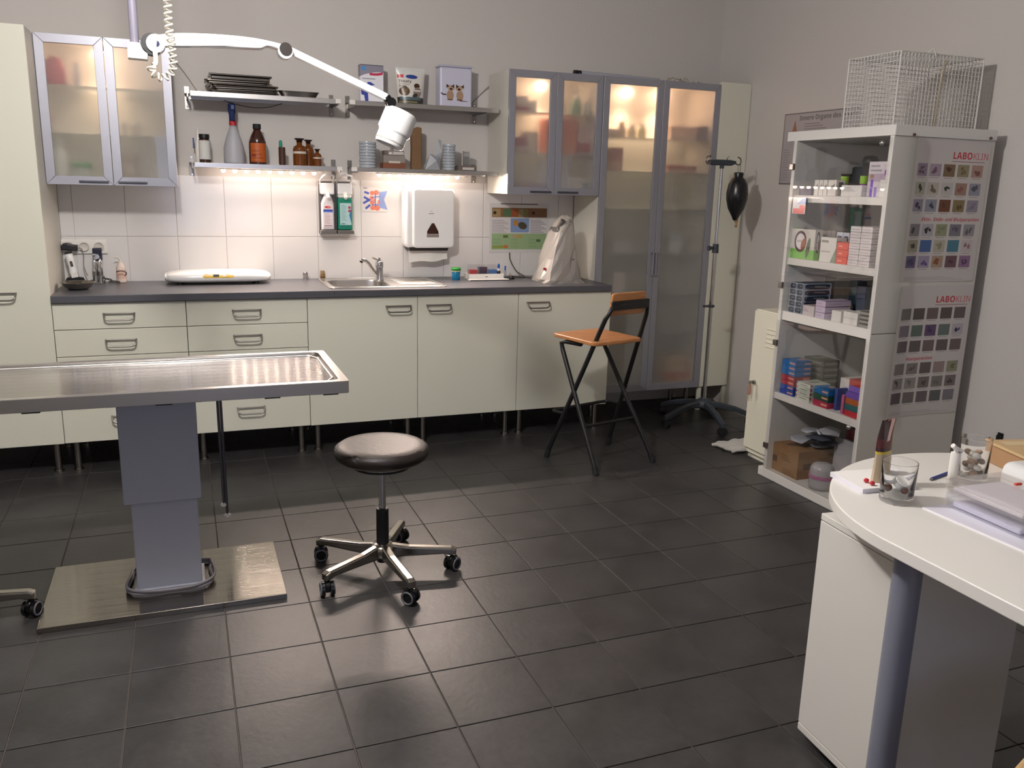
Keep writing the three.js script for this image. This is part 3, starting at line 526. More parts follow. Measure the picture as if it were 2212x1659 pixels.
{
  const x = onShelf(610), t = thing('green_swab', 'green-tipped swab standing in the narrow glass', 'swab', [x, YL + 0.01, ZS]);
  part('stick', BAR([0.002, 0, 0], [-0.006, 0.075, 0], 0.003), M.whitePlastic, t); part('tip', LA([[0, 0], [0.006, 0.004], [0.0095, 0.02], [0.008, 0.045], [0, 0.05]], -0.006, 0.075, 0), C('#1f8a72'), t);
}
[[648, 299, 633, 662, 'large amber jar with ground stopper and white band', 0.14, true], [667, 302, 655, 679, 'wide-necked amber jar without a label, between the banded jars', 0.085, false], [686, 322, 677, 695, 'smallest amber jar with white band', 0.15, true]].forEach(([u, v, a, b, label, z, band]) => {
  const x = PX(u, 355, 'z', z).x, h = PX(u, v, 'z', z).y - YL, w = (PX(b, 355, 'z', z).x - PX(a, 355, 'z', z).x) / 2, t = thing('amber_jar', `${label} on the wall shelf`, 'jar', [x, YL, z]);
  part('jar', LA([[0, 0], [w * 0.95, 0], [w, 0.004], [w, h * 0.6], [w * 0.85, h * 0.7], [w * 0.42, h * 0.76], [w * 0.4, h * 0.88], [0, h * 0.88]]), std('#6a3a12', 0.12), t);
  part('stopper', LA([[0, h * 0.86], [w * 0.44, h * 0.86], [w * 0.46, h * 0.93], [w * 0.72, h * 0.96], [w * 0.72, h], [0, h]]), C('#2c1810', 0.25), t);
  if (band) part('label', LA([[w * 1.004, h * 0.44], [w * 1.01, h * 0.44], [w * 1.01, h * 0.52], [w * 1.004, h * 0.52]]), C('#cfc6ba', 0.7), t);
});
function petriStack(u0, u1, v, n, label) {
  const x0 = onShelf(u0), x1 = onShelf(u1), w = (x1 - x0) / 2, h = hOf((u0 + u1) / 2, v) / n;
  const dish = (y, k) => {
    const t = thing('petri_dish', label, 'petri dish', [(x0 + x1) / 2 + rnd(-0.001, 0.001), YL + k * h, ZS], rnd(6), label);
    part('base', LA([[0, 0], [w * 0.93, 0], [w * 0.95, 0.001], [w * 0.95, h * 0.62], [0, h * 0.62]], 0, 0, 0, 28), phy('#b9c2cc', 0.2, { transmission: 0.35, thickness: 0 }), t);
    part('lid', LA([[w * 0.97, h * 0.25], [w, h * 0.25], [w, h * 0.93], [w * 0.97, h * 0.97], [0, h * 0.97]], 0, 0, 0, 28), phy('#d2d8de', 0.15, { transmission: 0.35, thickness: 0 }), t);
  };
  for (let k = 0; k < n; k++) dish(0, k);
}
petriStack(776, 813, 306, 9, 'clear petri dish in the stack beside the slide box');
petriStack(956, 983, 312, 9, 'clear petri dish in the stack beside the foil sachet');
{
  const a = onShelf(824), b = onShelf(873), w = b - a, h = hOf(850, 326), t = thing('slide_box', 'low box of glass slides with white labels on the wall shelf', 'box', [(a + b) / 2, YL, ZS]);
  part('tray', CB(0, 0, 0, w, h * 0.32, 0.09), C('#7d4a32'), t); part('body', CB(0, h * 0.32, 0, w * 0.94, h * 0.42, 0.085), C('#8f8780', 0.4), t); part('lid', CB(0, h * 0.74, 0, w * 0.86, h * 0.26, 0.08), C('#6e645c'), t);
  part('label', CB(0.01, h * 0.78, 0.04, w * 0.66, h * 0.17, 0.0015), C('#c9c4bd'), t); part('label', CB(0.0, h * 0.3, 0.045, w * 0.5, h * 0.12, 0.0015), C('#c9c0b6'), t);
}
{
  const a = onShelf(890), b = onShelf(912), w = b - a, h = hOf(905, 274), t = thing('paper_bag', 'tall narrow brown paper bag behind the examination lamp head', 'bag', [(a + b) / 2, YL, 0.11]);
  part('bag', EX([[-w / 2, 0], [w / 2, 0], [w / 2 * 0.95, h * 0.5], [w / 2, h * 0.98], [w * 0.1, h], [-w / 2, h * 0.93], [-w / 2 * 0.9, h * 0.5]], 0.05, 0.006, 2).translate(0, 0, -0.025), std('#7a5c3e', 0.75), t);
  part('fold', B(-w * 0.46, h * 0.5, 0.0255, w * 0.46, h * 0.505, 0.027, 0.0004), C('#664a30'), t);
}
{ // crumpled foil sachet
  const a = onShelf(915), b = onShelf(955), w = b - a, h = hOf(940, 300), t = thing('foil_sachet', 'crumpled silver foil sachet leaning on the petri dish stack', 'sachet', [(a + b) / 2, YL, ZS]);
  const pts = []; for (const [x, y, z] of [[-0.48, 0.0, 0.03], [0.3, 0, 0.035], [-0.5, 0.12, 0], [0.42, 0.1, 0], [-0.2, 0.5, 0.02], [0.36, 0.42, 0.01], [-0.1, 0.52, -0.02], [0.25, 0.0, -0.03], [-0.4, 0, -0.02], [0.1, 0.3, 0.04]]) pts.push(V(x * w, y * h, z));
  part('lower_half', new ConvexGeometry(pts), C('#9a9ca0', 0.4), t);
  part('upper_half', new ConvexGeometry([V(0.05 * w, 0.4 * h, 0), V(0.4 * w, 0.38 * h, 0.012), V(0.28 * w, h, 0), V(0.44 * w, 0.95 * h, 0.004), V(0.2 * w, 0.7 * h, -0.012), V(0.42 * w, 0.6 * h, 0.014)]), C('#8d8f92', 0.45), t);
}
{
  const a = onShelf(986), b = onShelf(1026), w = b - a, t = thing('label_box', 'flat dark box with white label at the shelf end', 'box', [(a + b) / 2, YL, ZS]);
  part('box', CB(0, 0, 0, w, 0.03, 0.07), C('#6b6058'), t); part('label', CB(0.005, 0.006, 0.0355, w * 0.62, 0.014, 0.0015), C('#c9c4bd'), t);
}
{
  const x = onShelf(1007), t = thing('specimen_jar', 'small clear jar with dark contents standing on the flat labelled box', 'jar', [x, YL + 0.03, ZS]);
  part('contents', CB(0, 0.003, 0, 0.028, 0.05, 0.024, 0.004), C('#4a4238'), t); part('jar', CB(0, 0, 0, 0.036, 0.078, 0.032, 0.004), phy('#d8dad8', 0.1, { transmission: 0.75, thickness: 0 }), t); part('lid', CB(0, 0.078, 0, 0.038, 0.008, 0.034), C('#b9b4ac'), t);
}
// ---------- on the wall ----------
const ZW = 0.009;
function dispenser(u0, u1, label, kind) {
  const a = PX(u0, 500, 'z', 0.06), b = PX(u1, 500, 'z', 0.06), w = b.x - a.x, x = (a.x + b.x) / 2, yb = PX(u0, 505, 'z', 0.06).y, t = thing('soap_dispenser', label, 'dispenser', [x, yb, ZW]);
  part('back_plate', B(-w / 2, 0, 0, w / 2, 0.30, 0.006), M.nickel, t); part('foot', B(-w / 2, 0, 0.006, w / 2, 0.022, 0.085, 0.003), M.nickel, t);
  for (const s of [-1, 1]) part('side_rail', B(s * (w / 2 - 0.002) - 0.002, 0.0, 0.006, s * (w / 2 - 0.002) + 0.002, 0.24, 0.03, 0.001), M.nickel, t);
  part('pump_head', B(-w * 0.44, 0.225, 0.006, w * 0.44, 0.29, 0.075, 0.008, 2), M.whiteGloss, t);
  part('lever', polyTube([[-w * 0.42, 0.285, 0.02], [-w * 0.42, 0.31, 0.06], [-w * 0.3, 0.335, 0.14], [w * 0.3, 0.335, 0.14], [w * 0.42, 0.31, 0.06], [w * 0.42, 0.285, 0.02]], 0.006, 8, 0.03), M.whiteGloss, t);
  part('nozzle', BAR([0, 0.235, 0.07], [0, 0.205, 0.1], 0.01), M.whitePlastic, t);
  if (kind === 'white') {
    part('bottle', rot(EX([[-w * 0.4, 0], [w * 0.4, 0], [w * 0.4, 0.15], [w * 0.2, 0.195], [w * 0.14, 0.22], [-w * 0.14, 0.22], [-w * 0.2, 0.195], [-w * 0.4, 0.15]], 0.055, 0.01, 3), 0).translate(0, 0.024, 0.016), C('#cfc9cc', 0.35), t);
    part('label', frontUV(B(-w * 0.3, 0.045, 0.07, w * 0.3, 0.165, 0.0725, 0)), printMat('soaplabel', (g, W, H) => { g.fillStyle = '#d6cdcf'; g.fillRect(0, 0, W, H); g.fillStyle = '#c0303a'; g.beginPath(); g.ellipse(W / 2, 12, 24, 7, 0, 0, 7); g.fill(); g.fillStyle = '#d6cdcf'; g.font = 'bold 8px sans-serif'; g.fillRect(W / 2 - 4, 10, 26, 3); g.fillStyle = '#2a3f9a'; g.fillRect(0, 26, W, 10); g.fillStyle = '#5878c8'; g.fillRect(0, 36, W, 8); lines(g, 10, 54, 40, 9, 7, '#b08a90', 2); g.fillStyle = '#7a3038'; g.fillRect(6, H - 5, W - 12, 3); }, 64, 128), t);
  } else {
    part('bottle', B(-w * 0.43, 0.024, 0.008, w * 0.43, 0.205, 0.072, 0.006, 2), C('#0f7a64', 0.35), t);
    part('bottle_neck', B(-w * 0.42, 0.205, 0.012, w * 0.42, 0.235, 0.068, 0.01, 2), M.whitePlastic, t);
    part('label', frontUV(B(-w * 0.33, 0.052, 0.072, w * 0.36, 0.178, 0.0735, 0)), printMat('handlabel', (g, W, H) => { g.fillStyle = '#a9c9c9'; g.fillRect(0, 0, W, H); g.fillStyle = '#27709a'; g.beginPath(); g.moveTo(W, 30); g.lineTo(W - 12, 70); g.lineTo(W, H - 10); g.fill(); g.fillStyle = '#b03450'; g.beginPath(); g.arc(W - 10, 26, 8, 0, 7); g.arc(W - 10, 46, 8, 0, 7); g.fill(); lines(g, 8, 12, 30, 12, 8, '#5f8f92', 2); g.fillStyle = '#2a5a60'; g.fillRect(6, H - 9, 22, 4); }, 64, 128), t);
  }
  return t;
}
dispenser(692, 725, 'white soap bottle in a steel wall dispenser with lever', 'white');
dispenser(728, 763, 'green disinfectant bottle in a steel wall dispenser with lever', 'green');
{
  const a = PX(783, 457, 'z', ZW), b = PX(838, 405, 'z', ZW);
  solo('picture_card', 'square card with a blue and orange flag-like drawing on the tiles', 'card', frontUV(B(a.x, a.y, ZW, b.x, b.y, ZW + 0.0015, 0)), printMat('card', (g, W, H) => {
    g.fillStyle = '#ddd6d2'; g.fillRect(0, 0, W, H); g.fillStyle = '#8fa0d0'; g.beginPath(); g.moveTo(W * 0.64, H * 0.2); g.lineTo(W * 0.98, H * 0.14); g.lineTo(W * 0.84, H * 0.5); g.lineTo(W * 0.98, H * 0.92); g.lineTo(W * 0.66, H * 0.84); g.fill();
    g.strokeStyle = '#4a5cb0'; g.lineWidth = 11; for (const [x0, y0, x1, y1] of [[0.08, 0.2, 0.26, 0.26], [0.06, 0.4, 0.3, 0.55], [0.03, 0.66, 0.3, 0.5], [0.12, 0.88, 0.3, 0.72]]) { g.beginPath(); g.moveTo(x0 * W, y0 * H); g.lineTo(x1 * W, y1 * H); g.stroke(); }
    g.fillStyle = '#dd8066'; for (const [x, y, r] of [[0.38, 0.24, 0.09], [0.54, 0.22, 0.1], [0.36, 0.44, 0.08], [0.38, 0.62, 0.09], [0.4, 0.84, 0.1], [0.57, 0.85, 0.11], [0.6, 0.6, 0.08], [0.5, 0.52, 0.07]]) { g.beginPath(); g.arc(x * W, y * H, r * W, 0, 7); g.fill(); }
    g.fillStyle = '#e8ded8'; g.fillRect(W * 0.48, H * 0.46, W * 0.12, H * 0.18); g.strokeStyle = '#4a5cb0'; g.lineWidth = 4; g.beginPath(); g.moveTo(W * 0.36, H * 0.42); g.lineTo(W * 0.66, H * 0.38); g.moveTo(W * 0.5, H * 0.26); g.lineTo(W * 0.5, H * 0.8); g.moveTo(W * 0.36, H * 0.72); g.lineTo(W * 0.66, H * 0.72); g.stroke(); g.fillStyle = '#554a4a'; g.fillRect(W * 0.05, H * 0.03, W * 0.14, H * 0.025);
  }, 128, 128));
}
{ // paper towel dispenser
  const z = 0.07, a = PX(871, 545, 'z', z), b = PX(976, 408, 'z', z), w = b.x - a.x, h = b.y - a.y, t = thing('towel_dispenser', 'white plastic paper towel dispenser on the tiles', 'dispenser', [(a.x + b.x) / 2, a.y, ZW]);
  const s = roundRect(w, h - 0.03, 0.03, -w / 2, 0.03);
  part('housing', EX(s, 0.115, 0.022, 5, 8), M.whiteGloss, t);
  part('front_shell', EX(roundRect(w * 0.86, h - 0.03, 0.03, -w * 0.36, 0.03), 0.05, 0.014, 4, 8).translate(0, 0, 0.08), M.whiteGloss, t);
  part('slot', EX([[-w * 0.42, 0.05], [-w * 0.4, 0.012], [w * 0.38, 0.012], [w * 0.42, 0.05], [w * 0.2, 0.034], [-w * 0.2, 0.034]], 0.1, 0.002).translate(0, 0, 0.005), C('#241c18', 0.4), t);
  part('window', EX([[-0.03, 0.115], [0.042, 0.115], [0.04, 0.13], [0.014, 0.178], [0, 0.178], [-0.012, 0.16], [-0.03, 0.13]], 0.003, 0.001).translate(0.008, 0, 0.1295), C('#3a1f18', 0.15), t);
  part('window_band', B(-0.024, 0.095, 0.1295, 0.052, 0.113, 0.1335, 0.004), C('#8d8078', 0.3), t);
  part('logo', frontUV(B(-0.016, 0.23, 0.1298, 0.026, 0.25, 0.1306, 0)), printMat('towellogo', (g, W, H) => { g.fillStyle = '#e9e9e7'; g.fillRect(0, 0, W, H); g.strokeStyle = '#777'; g.lineWidth = 3; g.beginPath(); g.arc(W / 2, H * 0.4, 12, 3.4, 6); g.stroke(); g.fillStyle = '#555'; g.fillRect(W * 0.1, H * 0.7, W * 0.8, 5); }, 64, 32), t);
  const tz = [[0.02, 0.066], [-0.02, 0.072], [-0.052, 0.08], [-0.055, 0.081]];
  const pp = [], ix = [], n = 10; tz.forEach(([y, zz], k) => { for (let i = 0; i <= n; i++) { const q = i / n * 2 - 1; pp.push(q * w * 0.4, y + (k > 1 ? 0.012 * Math.max(0, q) - 0.004 * Math.sin(q * 5) : 0), zz + 0.004 * Math.cos(q * 4)); } });
  for (let k = 0; k < 3; k++) for (let i = 0; i < n; i++) { const p = k * (n + 1) + i; ix.push(p, p + n + 1, p + 1, p + 1, p + n + 1, p + n + 2); }
  const g = new THREE.BufferGeometry(); g.setAttribute('position', new THREE.Float32BufferAttribute(pp, 3)); g.setIndex(ix); g.computeVertexNormals();
  const pt = tag(part('paper_towel', g, std('#e2ded8', 0.85, { side: THREE.DoubleSide }), scene), 'paper towel sticking out of the dispenser slot', 'paper towel'); pt.position.copy(t.position);
}
{ // parasite wall chart
  const a = PX(1056, 545, 'z', ZW), b = PX(1187, 441, 'z', ZW);
  solo('wall_chart', 'laminated chart with brown, blue and green picture panels behind the covered microscope', 'poster', frontUV(B(a.x, a.y, ZW, b.x, b.y, ZW + 0.002, 0)), printMat('chart', (g, W, H) => {
    g.fillStyle = '#cfccca'; g.fillRect(0, 0, W, H); g.fillStyle = '#5a4a44'; g.fillRect(W * 0.18, 0, W * 0.62, 4);
    g.fillStyle = '#7c5a3e'; g.fillRect(W * 0.04, H * 0.09, W * 0.92, H * 0.19);
    [['#9c8458', 0.05, 0.13], ['#4f6a48', 0.23, 0.12], ['#94502a', 0.36, 0.12], ['#8a8460', 0.48, 0.08], ['#7d7440', 0.56, 0.08]].forEach(([c, x, w]) => { g.fillStyle = c; g.fillRect(W * x, H * 0.11, W * w, H * 0.16); });
    g.fillStyle = '#351a10'; for (const x of [0.085, 0.73]) { g.beginPath(); g.arc(W * x, H * 0.19, W * 0.026, 0, 7); g.fill(); }
    lines(g, W * 0.04, H * 0.34, W * 0.28, 8, 7, '#a49ca4', 3); lines(g, W * 0.68, H * 0.34, W * 0.27, 11, 7, '#8f8a94', 3);
    g.fillStyle = '#7f93bb'; g.fillRect(W * 0.35, H * 0.3, W * 0.31, H * 0.29); g.fillStyle = '#b5803a'; g.fillRect(W * 0.395, H * 0.34, W * 0.08, H * 0.11); g.fillStyle = '#46402e'; g.beginPath(); g.ellipse(W * 0.55, H * 0.45, W * 0.075, H * 0.07, 0.4, 0, 7); g.fill();
    g.fillStyle = '#93ad80'; g.fillRect(W * 0.04, H * 0.61, W * 0.92, H * 0.33); [['#5d6a30', 0.23, 0.645, 0.08], ['#b89478', 0.385, 0.645, 0.09], ['#b8963c', 0.475, 0.645, 0.075], ['#4f6a48', 0.79, 0.73, 0.07], ['#8f9636', 0.055, 0.86, 0.17], ['#bb6c30', 0.235, 0.855, 0.08]].forEach(([c, x, y, w]) => { g.fillStyle = c; g.fillRect(W * x, H * y, W * w, H * 0.055); });
    for (let k = 0; k < 9; k++) lines(g, W * (0.06 + (k % 3) * 0.3), H * (0.72 + Math.floor(k / 3) * 0.07), W * 0.16, 2, 5, '#7d9a6c', 2);
  }, 256, 208));
}
// ---------- on the worktop ----------
{ // socket strip at the wall
  const a = PX(130, 549, 'z', 0.02), b = PX(231, 517, 'z', 0.02), t = thing('socket_strip', 'white triple wall socket strip in the worktop corner', 'socket', [(a.x + b.x) / 2 + 0.002, a.y, ZW]), w = b.x - a.x - 0.006, h = b.y - a.y;
  part('plate', B(-w / 2, 0, 0, w / 2, h, 0.012, 0.006, 2), M.whitePlastic, t);
  for (const k of [-1, 0, 1]) part('socket', rot(LA([[0, 0.002], [0.019, 0.002], [0.02, 0.008], [0.025, 0.008], [0.025, 0.002]]), Math.PI / 2).translate(k * 0.072, h / 2, 0.012), C('#cfc9bf', 0.4), t);
}
{
  const p = PX(152, 533, 'z', 0.03), t = thing('power_adapter', 'black oblong power adapter plugged into the socket strip', 'adapter', [p.x, p.y - 0.02, ZW + 0.015]);
  part('case', EX([[-0.04, 0.006], [0.03, 0.0], [0.036, 0.006], [0.036, 0.03], [0.0, 0.034], [-0.014, 0.042], [-0.03, 0.04], [-0.042, 0.024]], 0.045, 0.005, 3), M.black, t);
  part('lead', TU([[0.034, 0.016, 0.03], [0.055, 0.012, 0.03], [0.062, -0.02, 0.03], [0.06, -0.08, 0.04], [0.075, -0.132, 0.05]], 0.003, 30, 6), M.cableLight, t);
}
{
  const p = PX(211, 548, 'z', 0.03), t = thing('plug_charger', 'dark blue block charger plugged into the socket strip', 'charger', [p.x, p.y - 0.03, ZW + 0.012]);
  part('case', B(-0.022, -0.004, 0, 0.022, 0.062, 0.055, 0.005, 2), C('#161a30', 0.4), t); part('lead', TU([[0.014, 0, 0.03], [0.018, -0.03, 0.04], [0.005, -0.06, 0.055], [0.03, -0.1, 0.06], [0.02, -0.13, 0.05]], 0.003, 30, 6), M.cable, t);
}
{ // hair clipper standing in its charger
  const p = PX(160, 607, 'y', WT), z = 0.1, x = PX(163, 605, 'z', z).x, t = thing('charging_base', 'dark charging base in the worktop corner', 'charger', [x, WT, z]);
  part('base', LA([[0, 0], [0.05, 0], [0.05, 0.012], [0.04, 0.032], [0, 0.034]]), M.blackMat, t); part('side_plug', B(-0.075, 0.0, -0.03, -0.062, 0.06, -0.02, 0.002), M.black, t);
  const c = thing('hair_clipper', 'white hair clipper standing tilted in the charging base', 'clipper', [x, WT + 0.034, z]); c.rotation.z = 0.17;
  part('body', LA([[0, 0], [0.021, 0], [0.022, 0.03], [0.017, 0.06], [0.019, 0.1], [0.018, 0.125], [0, 0.128]]), M.whiteGloss, c); part('switch', CB(0.002, 0.058, 0.0165, 0.013, 0.03, 0.008, 0.003, 2), C('#4a3f3c'), c); part('blade', CB(0, 0.127, 0, 0.034, 0.01, 0.024), M.blackMat, c); part('foot_block', CB(0.003, 0.0, 0.012, 0.034, 0.03, 0.03, 0.003), M.whitePlastic, c);
}
{
  const x = PX(213, 610, 'z', 0.13).x, t = thing('otoscope_charger', 'two steel battery handles standing in a charging block', 'charger', [x, WT, 0.12]);
  part('block', CB(0, 0, 0, 0.05, 0.008, 0.034), C('#6b6460'), t);
  for (const s of [-1, 1]) { const hnd = part('handle', LA([[0, 0.008], [0.0122, 0.008], [0.0122, 0.1], [0.0124, 0.102], [0.0124, 0.12], [0.006, 0.126], [0.006, 0.135], [0, 0.135]], s * 0.0125, 0, 0), M.chrome, t); part('knurl', CY(s * 0.0125, 0.045, 0, 0.0126, 0.02), M.nickel, hnd); }
  part('head', [BAR([0, 0.135, 0], [-0.006, 0.15, 0.004], 0.016, 14), BAR([-0.006, 0.15, 0.004], [-0.014, 0.158, 0.03], 0.009, 12, 0.004)], M.greyPaint, t);
}
{
  const t = thing('cable_tangle', 'tangled dark cable lying behind the steel handles', 'cable', [PX(245, 608, 'z', 0.12).x, WT + 0.004, 0.1]), pts = [];
  for (let i = 0; i <= 26; i++) { const q = i / 26, a = q * 15; pts.push([-0.045 + 0.09 * q + 0.035 * Math.cos(a), 0.004 + 0.045 * Math.max(0, Math.sin(a * 0.52 + 0.6)) * (0.4 + q), 0.035 * Math.sin(a)]); }
  part('cable', TU(pts, 0.0028, 180, 6), M.cable, t); part('plug', CB(-0.09, -0.002, -0.01, 0.05, 0.016, 0.02, 0.004, 2), M.black, t);
}
{
  const x = PX(263, 605, 'z', 0.07).x, t = thing('pump_bottle', 'pinkish-white bottle with a bent nozzle standing by the socket strip', 'bottle', [x, WT, 0.07]);
  part('bottle', LA([[0, 0], [0.022, 0], [0.024, 0.004], [0.024, 0.08], [0.016, 0.1], [0.009, 0.105], [0.009, 0.112], [0, 0.112]]), C('#e2d0c4', 0.4), t); part('label', LA([[0.0242, 0.02], [0.0245, 0.02], [0.0245, 0.07], [0.0242, 0.07]]), C('#dcb8a6'), t);
  part('nozzle', TU([[0, 0.112, 0], [-0.004, 0.125, 0], [-0.014, 0.136, 0.003], [-0.03, 0.135, 0.006]], 0.004, 14, 8), C('#d8cfc6'), t);
}
{ // steel bowl
  const z = 0.36, x = PX(170, 628, 'z', z).x, t = thing('steel_bowl', 'shallow shiny steel bowl at the end of the worktop', 'bowl', [x, WT, z]);
  part('bowl', LA([[0, 0.0], [0.04, 0], [0.062, 0.012], [0.078, 0.034], [0.083, 0.036], [0.083, 0.0375], [0.077, 0.036], [0.06, 0.014], [0.038, 0.003], [0, 0.003]], 0, 0, 0, 48), M.polish, t);
  const s = thing('blue_swab_pack', 'small blue and yellow packet lying in the steel bowl', 'packet', [x + 0.02, WT + 0.0035, z + 0.005], 0.4);
  part('packet', CB(0, 0, 0, 0.034, 0.012, 0.024, 0.003), C('#2f6aa8'), s); part('yellow_end', CB(-0.024, 0, 0.002, 0.016, 0.01, 0.022, 0.003), C('#c8b832'), s);
}
{ // infant scale
  const a = PX(357, 608, 'z', 0.16), b = PX(583, 605, 'z', 0.16), w = b.x - a.x, t = thing('baby_scale', 'white curved baby scale with yellow display panel on the worktop', 'scale', [(a.x + b.x) / 2, WT, 0.145]);
  const nx = 40, nz = 16, pos = [], idx = [];
  for (let j = 0; j <= nz; j++) for (let i = 0; i <= nx; i++) { const s = i / nx * 2 - 1, q = j / nz * 2 - 1, c = Math.max(0, 1 - Math.abs(s) ** 5), ang = q * Math.PI; const zz = Math.cos(ang), yy = Math.sin(ang); const dep = 0.125 * (0.55 + 0.45 * c ** 0.5), hh = 0.03 * (0.5 + 0.5 * c ** 0.5); pos.push(s * w / 2, 0.036 + Math.sign(yy) * Math.abs(yy) ** 0.75 * hh + 0.006 * (1 - s * s) * (yy > 0 ? 1 : 0), Math.sign(zz) * Math.abs(zz) ** 0.6 * dep); }
  for (let j = 0; j < nz; j++) for (let i = 0; i < nx; i++) { const p = j * (nx + 1) + i; idx.push(p, p + nx + 1, p + 1, p + 1, p + nx + 1, p + nx + 2); }
  for (const i of [0, nx]) { const c0 = pos.length / 3; pos.push((i ? 1 : -1) * w / 2, 0.036, 0); for (let j = 0; j < nz; j++) { const p = j * (nx + 1) + i; idx.push(c0, i ? p + nx + 1 : p, i ? p : p + nx + 1); } }
  const g = new THREE.BufferGeometry(); g.setAttribute('position', new THREE.Float32BufferAttribute(pos, 3)); g.setIndex(idx); g.computeVertexNormals();
  part('shell', g, M.whiteGloss, t);
  const pan = part('display_panel', rot(EX(roundRect(0.16, 0.024, 0.01, -0.08, -0.012), 0.003, 0.001), -0.5).translate(-0.003, 0.048, 0.119), C('#d8b436', 0.4), t);
  part('display', rot(B(-0.018, -0.006, 0.003, 0.012, 0.007, 0.0045, 0), -0.5).translate(-0.012, 0.048, 0.119), C('#33373a', 0.3), pan);
  for (const [x, c] of [[-0.06, '#e6c27a'], [0.03, '#e9e4d6'], [0.05, '#e6c27a']]) part('button', rot(B(x - 0.008, -0.005, 0.003, x + 0.008, 0.006, 0.0045, 0), -0.5).translate(-0.003, 0.048, 0.119), C(c, 0.4), pan);
  for (const sx of [-1, 1]) for (const sz of [-1, 1]) part('foot', CY(sx * w * 0.36, 0, sz * 0.07, 0.015, 0.012), M.black, t);
}
{
  const z = 0.07, x = PX(660, 603, 'z', z).x, t = thing('shaker', 'tiny shaker with chrome lid at the sink edge', 'shaker', [x, WT, z]);
  part('glass', LA([[0, 0], [0.014, 0], [0.013, 0.02], [0.015, 0.03], [0, 0.03]]), C('#9a938e', 0.2), t); part('lid', LA([[0, 0.03], [0.0155, 0.03], [0.0155, 0.04], [0.01, 0.047], [0, 0.048]]), M.chrome, t); part('foot_ring', CY(0, 0, 0, 0.0155, 0.005), M.chrome, t);
}
{
  const z = 0.045, x = PX(697, 601, 'z', z).x, t = thing('vial', 'tiny brown vial behind the sink', 'vial', [x, WT, z]);
  part('vial', LA([[0, 0], [0.014, 0], [0.014, 0.024], [0.009, 0.03], [0, 0.03]]), C('#7a5a30', 0.3), t); part('cap', CY(0, 0.03, 0, 0.0125, 0.018), C('#8f7450', 0.4), t);
}
{
  const z = 0.2, x = PX(985, 603, 'z', z).x, t = thing('sample_cup', 'blue sample cup with green screw lid beside the draining board', 'cup', [x, WT, z]);
  part('cup', LA([[0, 0], [0.024, 0], [0.026, 0.058], [0, 0.058]]), phy('#1d87b8', 0.2, { transmission: 0.25, thickness: 0.02 }), t); part('lid', LA([[0, 0.058], [0.0295, 0.058], [0.0295, 0.074], [0, 0.075]]), C('#2f9a3c', 0.4), t); part('rim', LA([[0.026, 0.05], [0.028, 0.05], [0.028, 0.058], [0.026, 0.058]]), C('#b7c49a'), t);
}
{ // stain tray with dye jars
  const z = 0.16, a = PX(1008, 598, 'z', z), b = PX(1082, 598, 'z', z), w = b.x - a.x, t = thing('stain_tray', 'open white tray of stain jars on the worktop', 'tray', [(a.x + b.x) / 2, WT, z]);
  part('tray', [CB(0, 0, 0, w, 0.004, 0.1), B(-w / 2, 0.004, 0.046, w / 2, 0.034, 0.05), B(-w / 2, 0.004, -0.05, w / 2, 0.034, -0.046), B(-w / 2, 0.004, -0.046, -w / 2 + 0.004, 0.034, 0.046), B(w / 2 - 0.004, 0.004, -0.046, w / 2, 0.034, 0.046)], M.whitePlastic, t);
  part('label', frontUV(B(-0.012, 0.012, 0.05, 0.012, 0.022, 0.0508, 0)), printMat('traylabel', (g, W, H) => { g.fillStyle = '#e6e3dc'; g.fillRect(0, 0, W, H); g.fillStyle = '#2a3468'; g.beginPath(); g.ellipse(W / 2, H / 2, 22, 7, 0, 0, 7); g.fill(); }, 64, 32), t);
  [['#c21f2e', 'red'], ['#241442', 'dark violet'], ['#2a6fb0', 'light blue']].forEach(([c, nm], k) => {
    const j = thing('stain_jar', `square jar of ${nm} dye standing in the white stain tray`, 'jar', [(a.x + b.x) / 2 - w / 2 + 0.038 + k * 0.064, WT + 0.004, z]);
    part('dye', CB(0, 0.003, 0, 0.047, k === 1 ? 0.066 : 0.05, 0.047), C(c, 0.25), j); part('jar', CB(0, 0, 0, 0.052, 0.085, 0.052, 0.004), phy('#f2f2f4', 0.05, { transmission: 0.95, thickness: 0 }), j);
  });
  const d = thing('dropper_bottle', 'small dark dropper bottle with blue tip standing in the white stain tray', 'bottle', [(a.x + b.x) / 2 + w / 2 - 0.02, WT + 0.004, z + 0.01]);
  part('bottle', LA([[0, 0], [0.012, 0], [0.012, 0.045], [0, 0.045]]), C('#2a211c', 0.25), d); part('cap', CY(0, 0.045, 0, 0.009, 0.014), M.whitePlastic, d); part('bulb', LA([[0, 0.059], [0.007, 0.062], [0.008, 0.078], [0.004, 0.088], [0, 0.089]]), C('#1f4fa0'), d);
  const s = thing('specimen_sheet', 'white folded sheet with dark edge under the stain tray front', 'paper', [(a.x + b.x) / 2 + 0.0, WT, z + 0.085]);
  part('sheet', CB(0, 0, 0, w * 1.12, 0.006, 0.06, 0.001), M.paper, s); part('dark_edge', CB(0, 0.0, 0.031, w * 1.14, 0.004, 0.004, 0.001), C('#2a2622'), s);
}
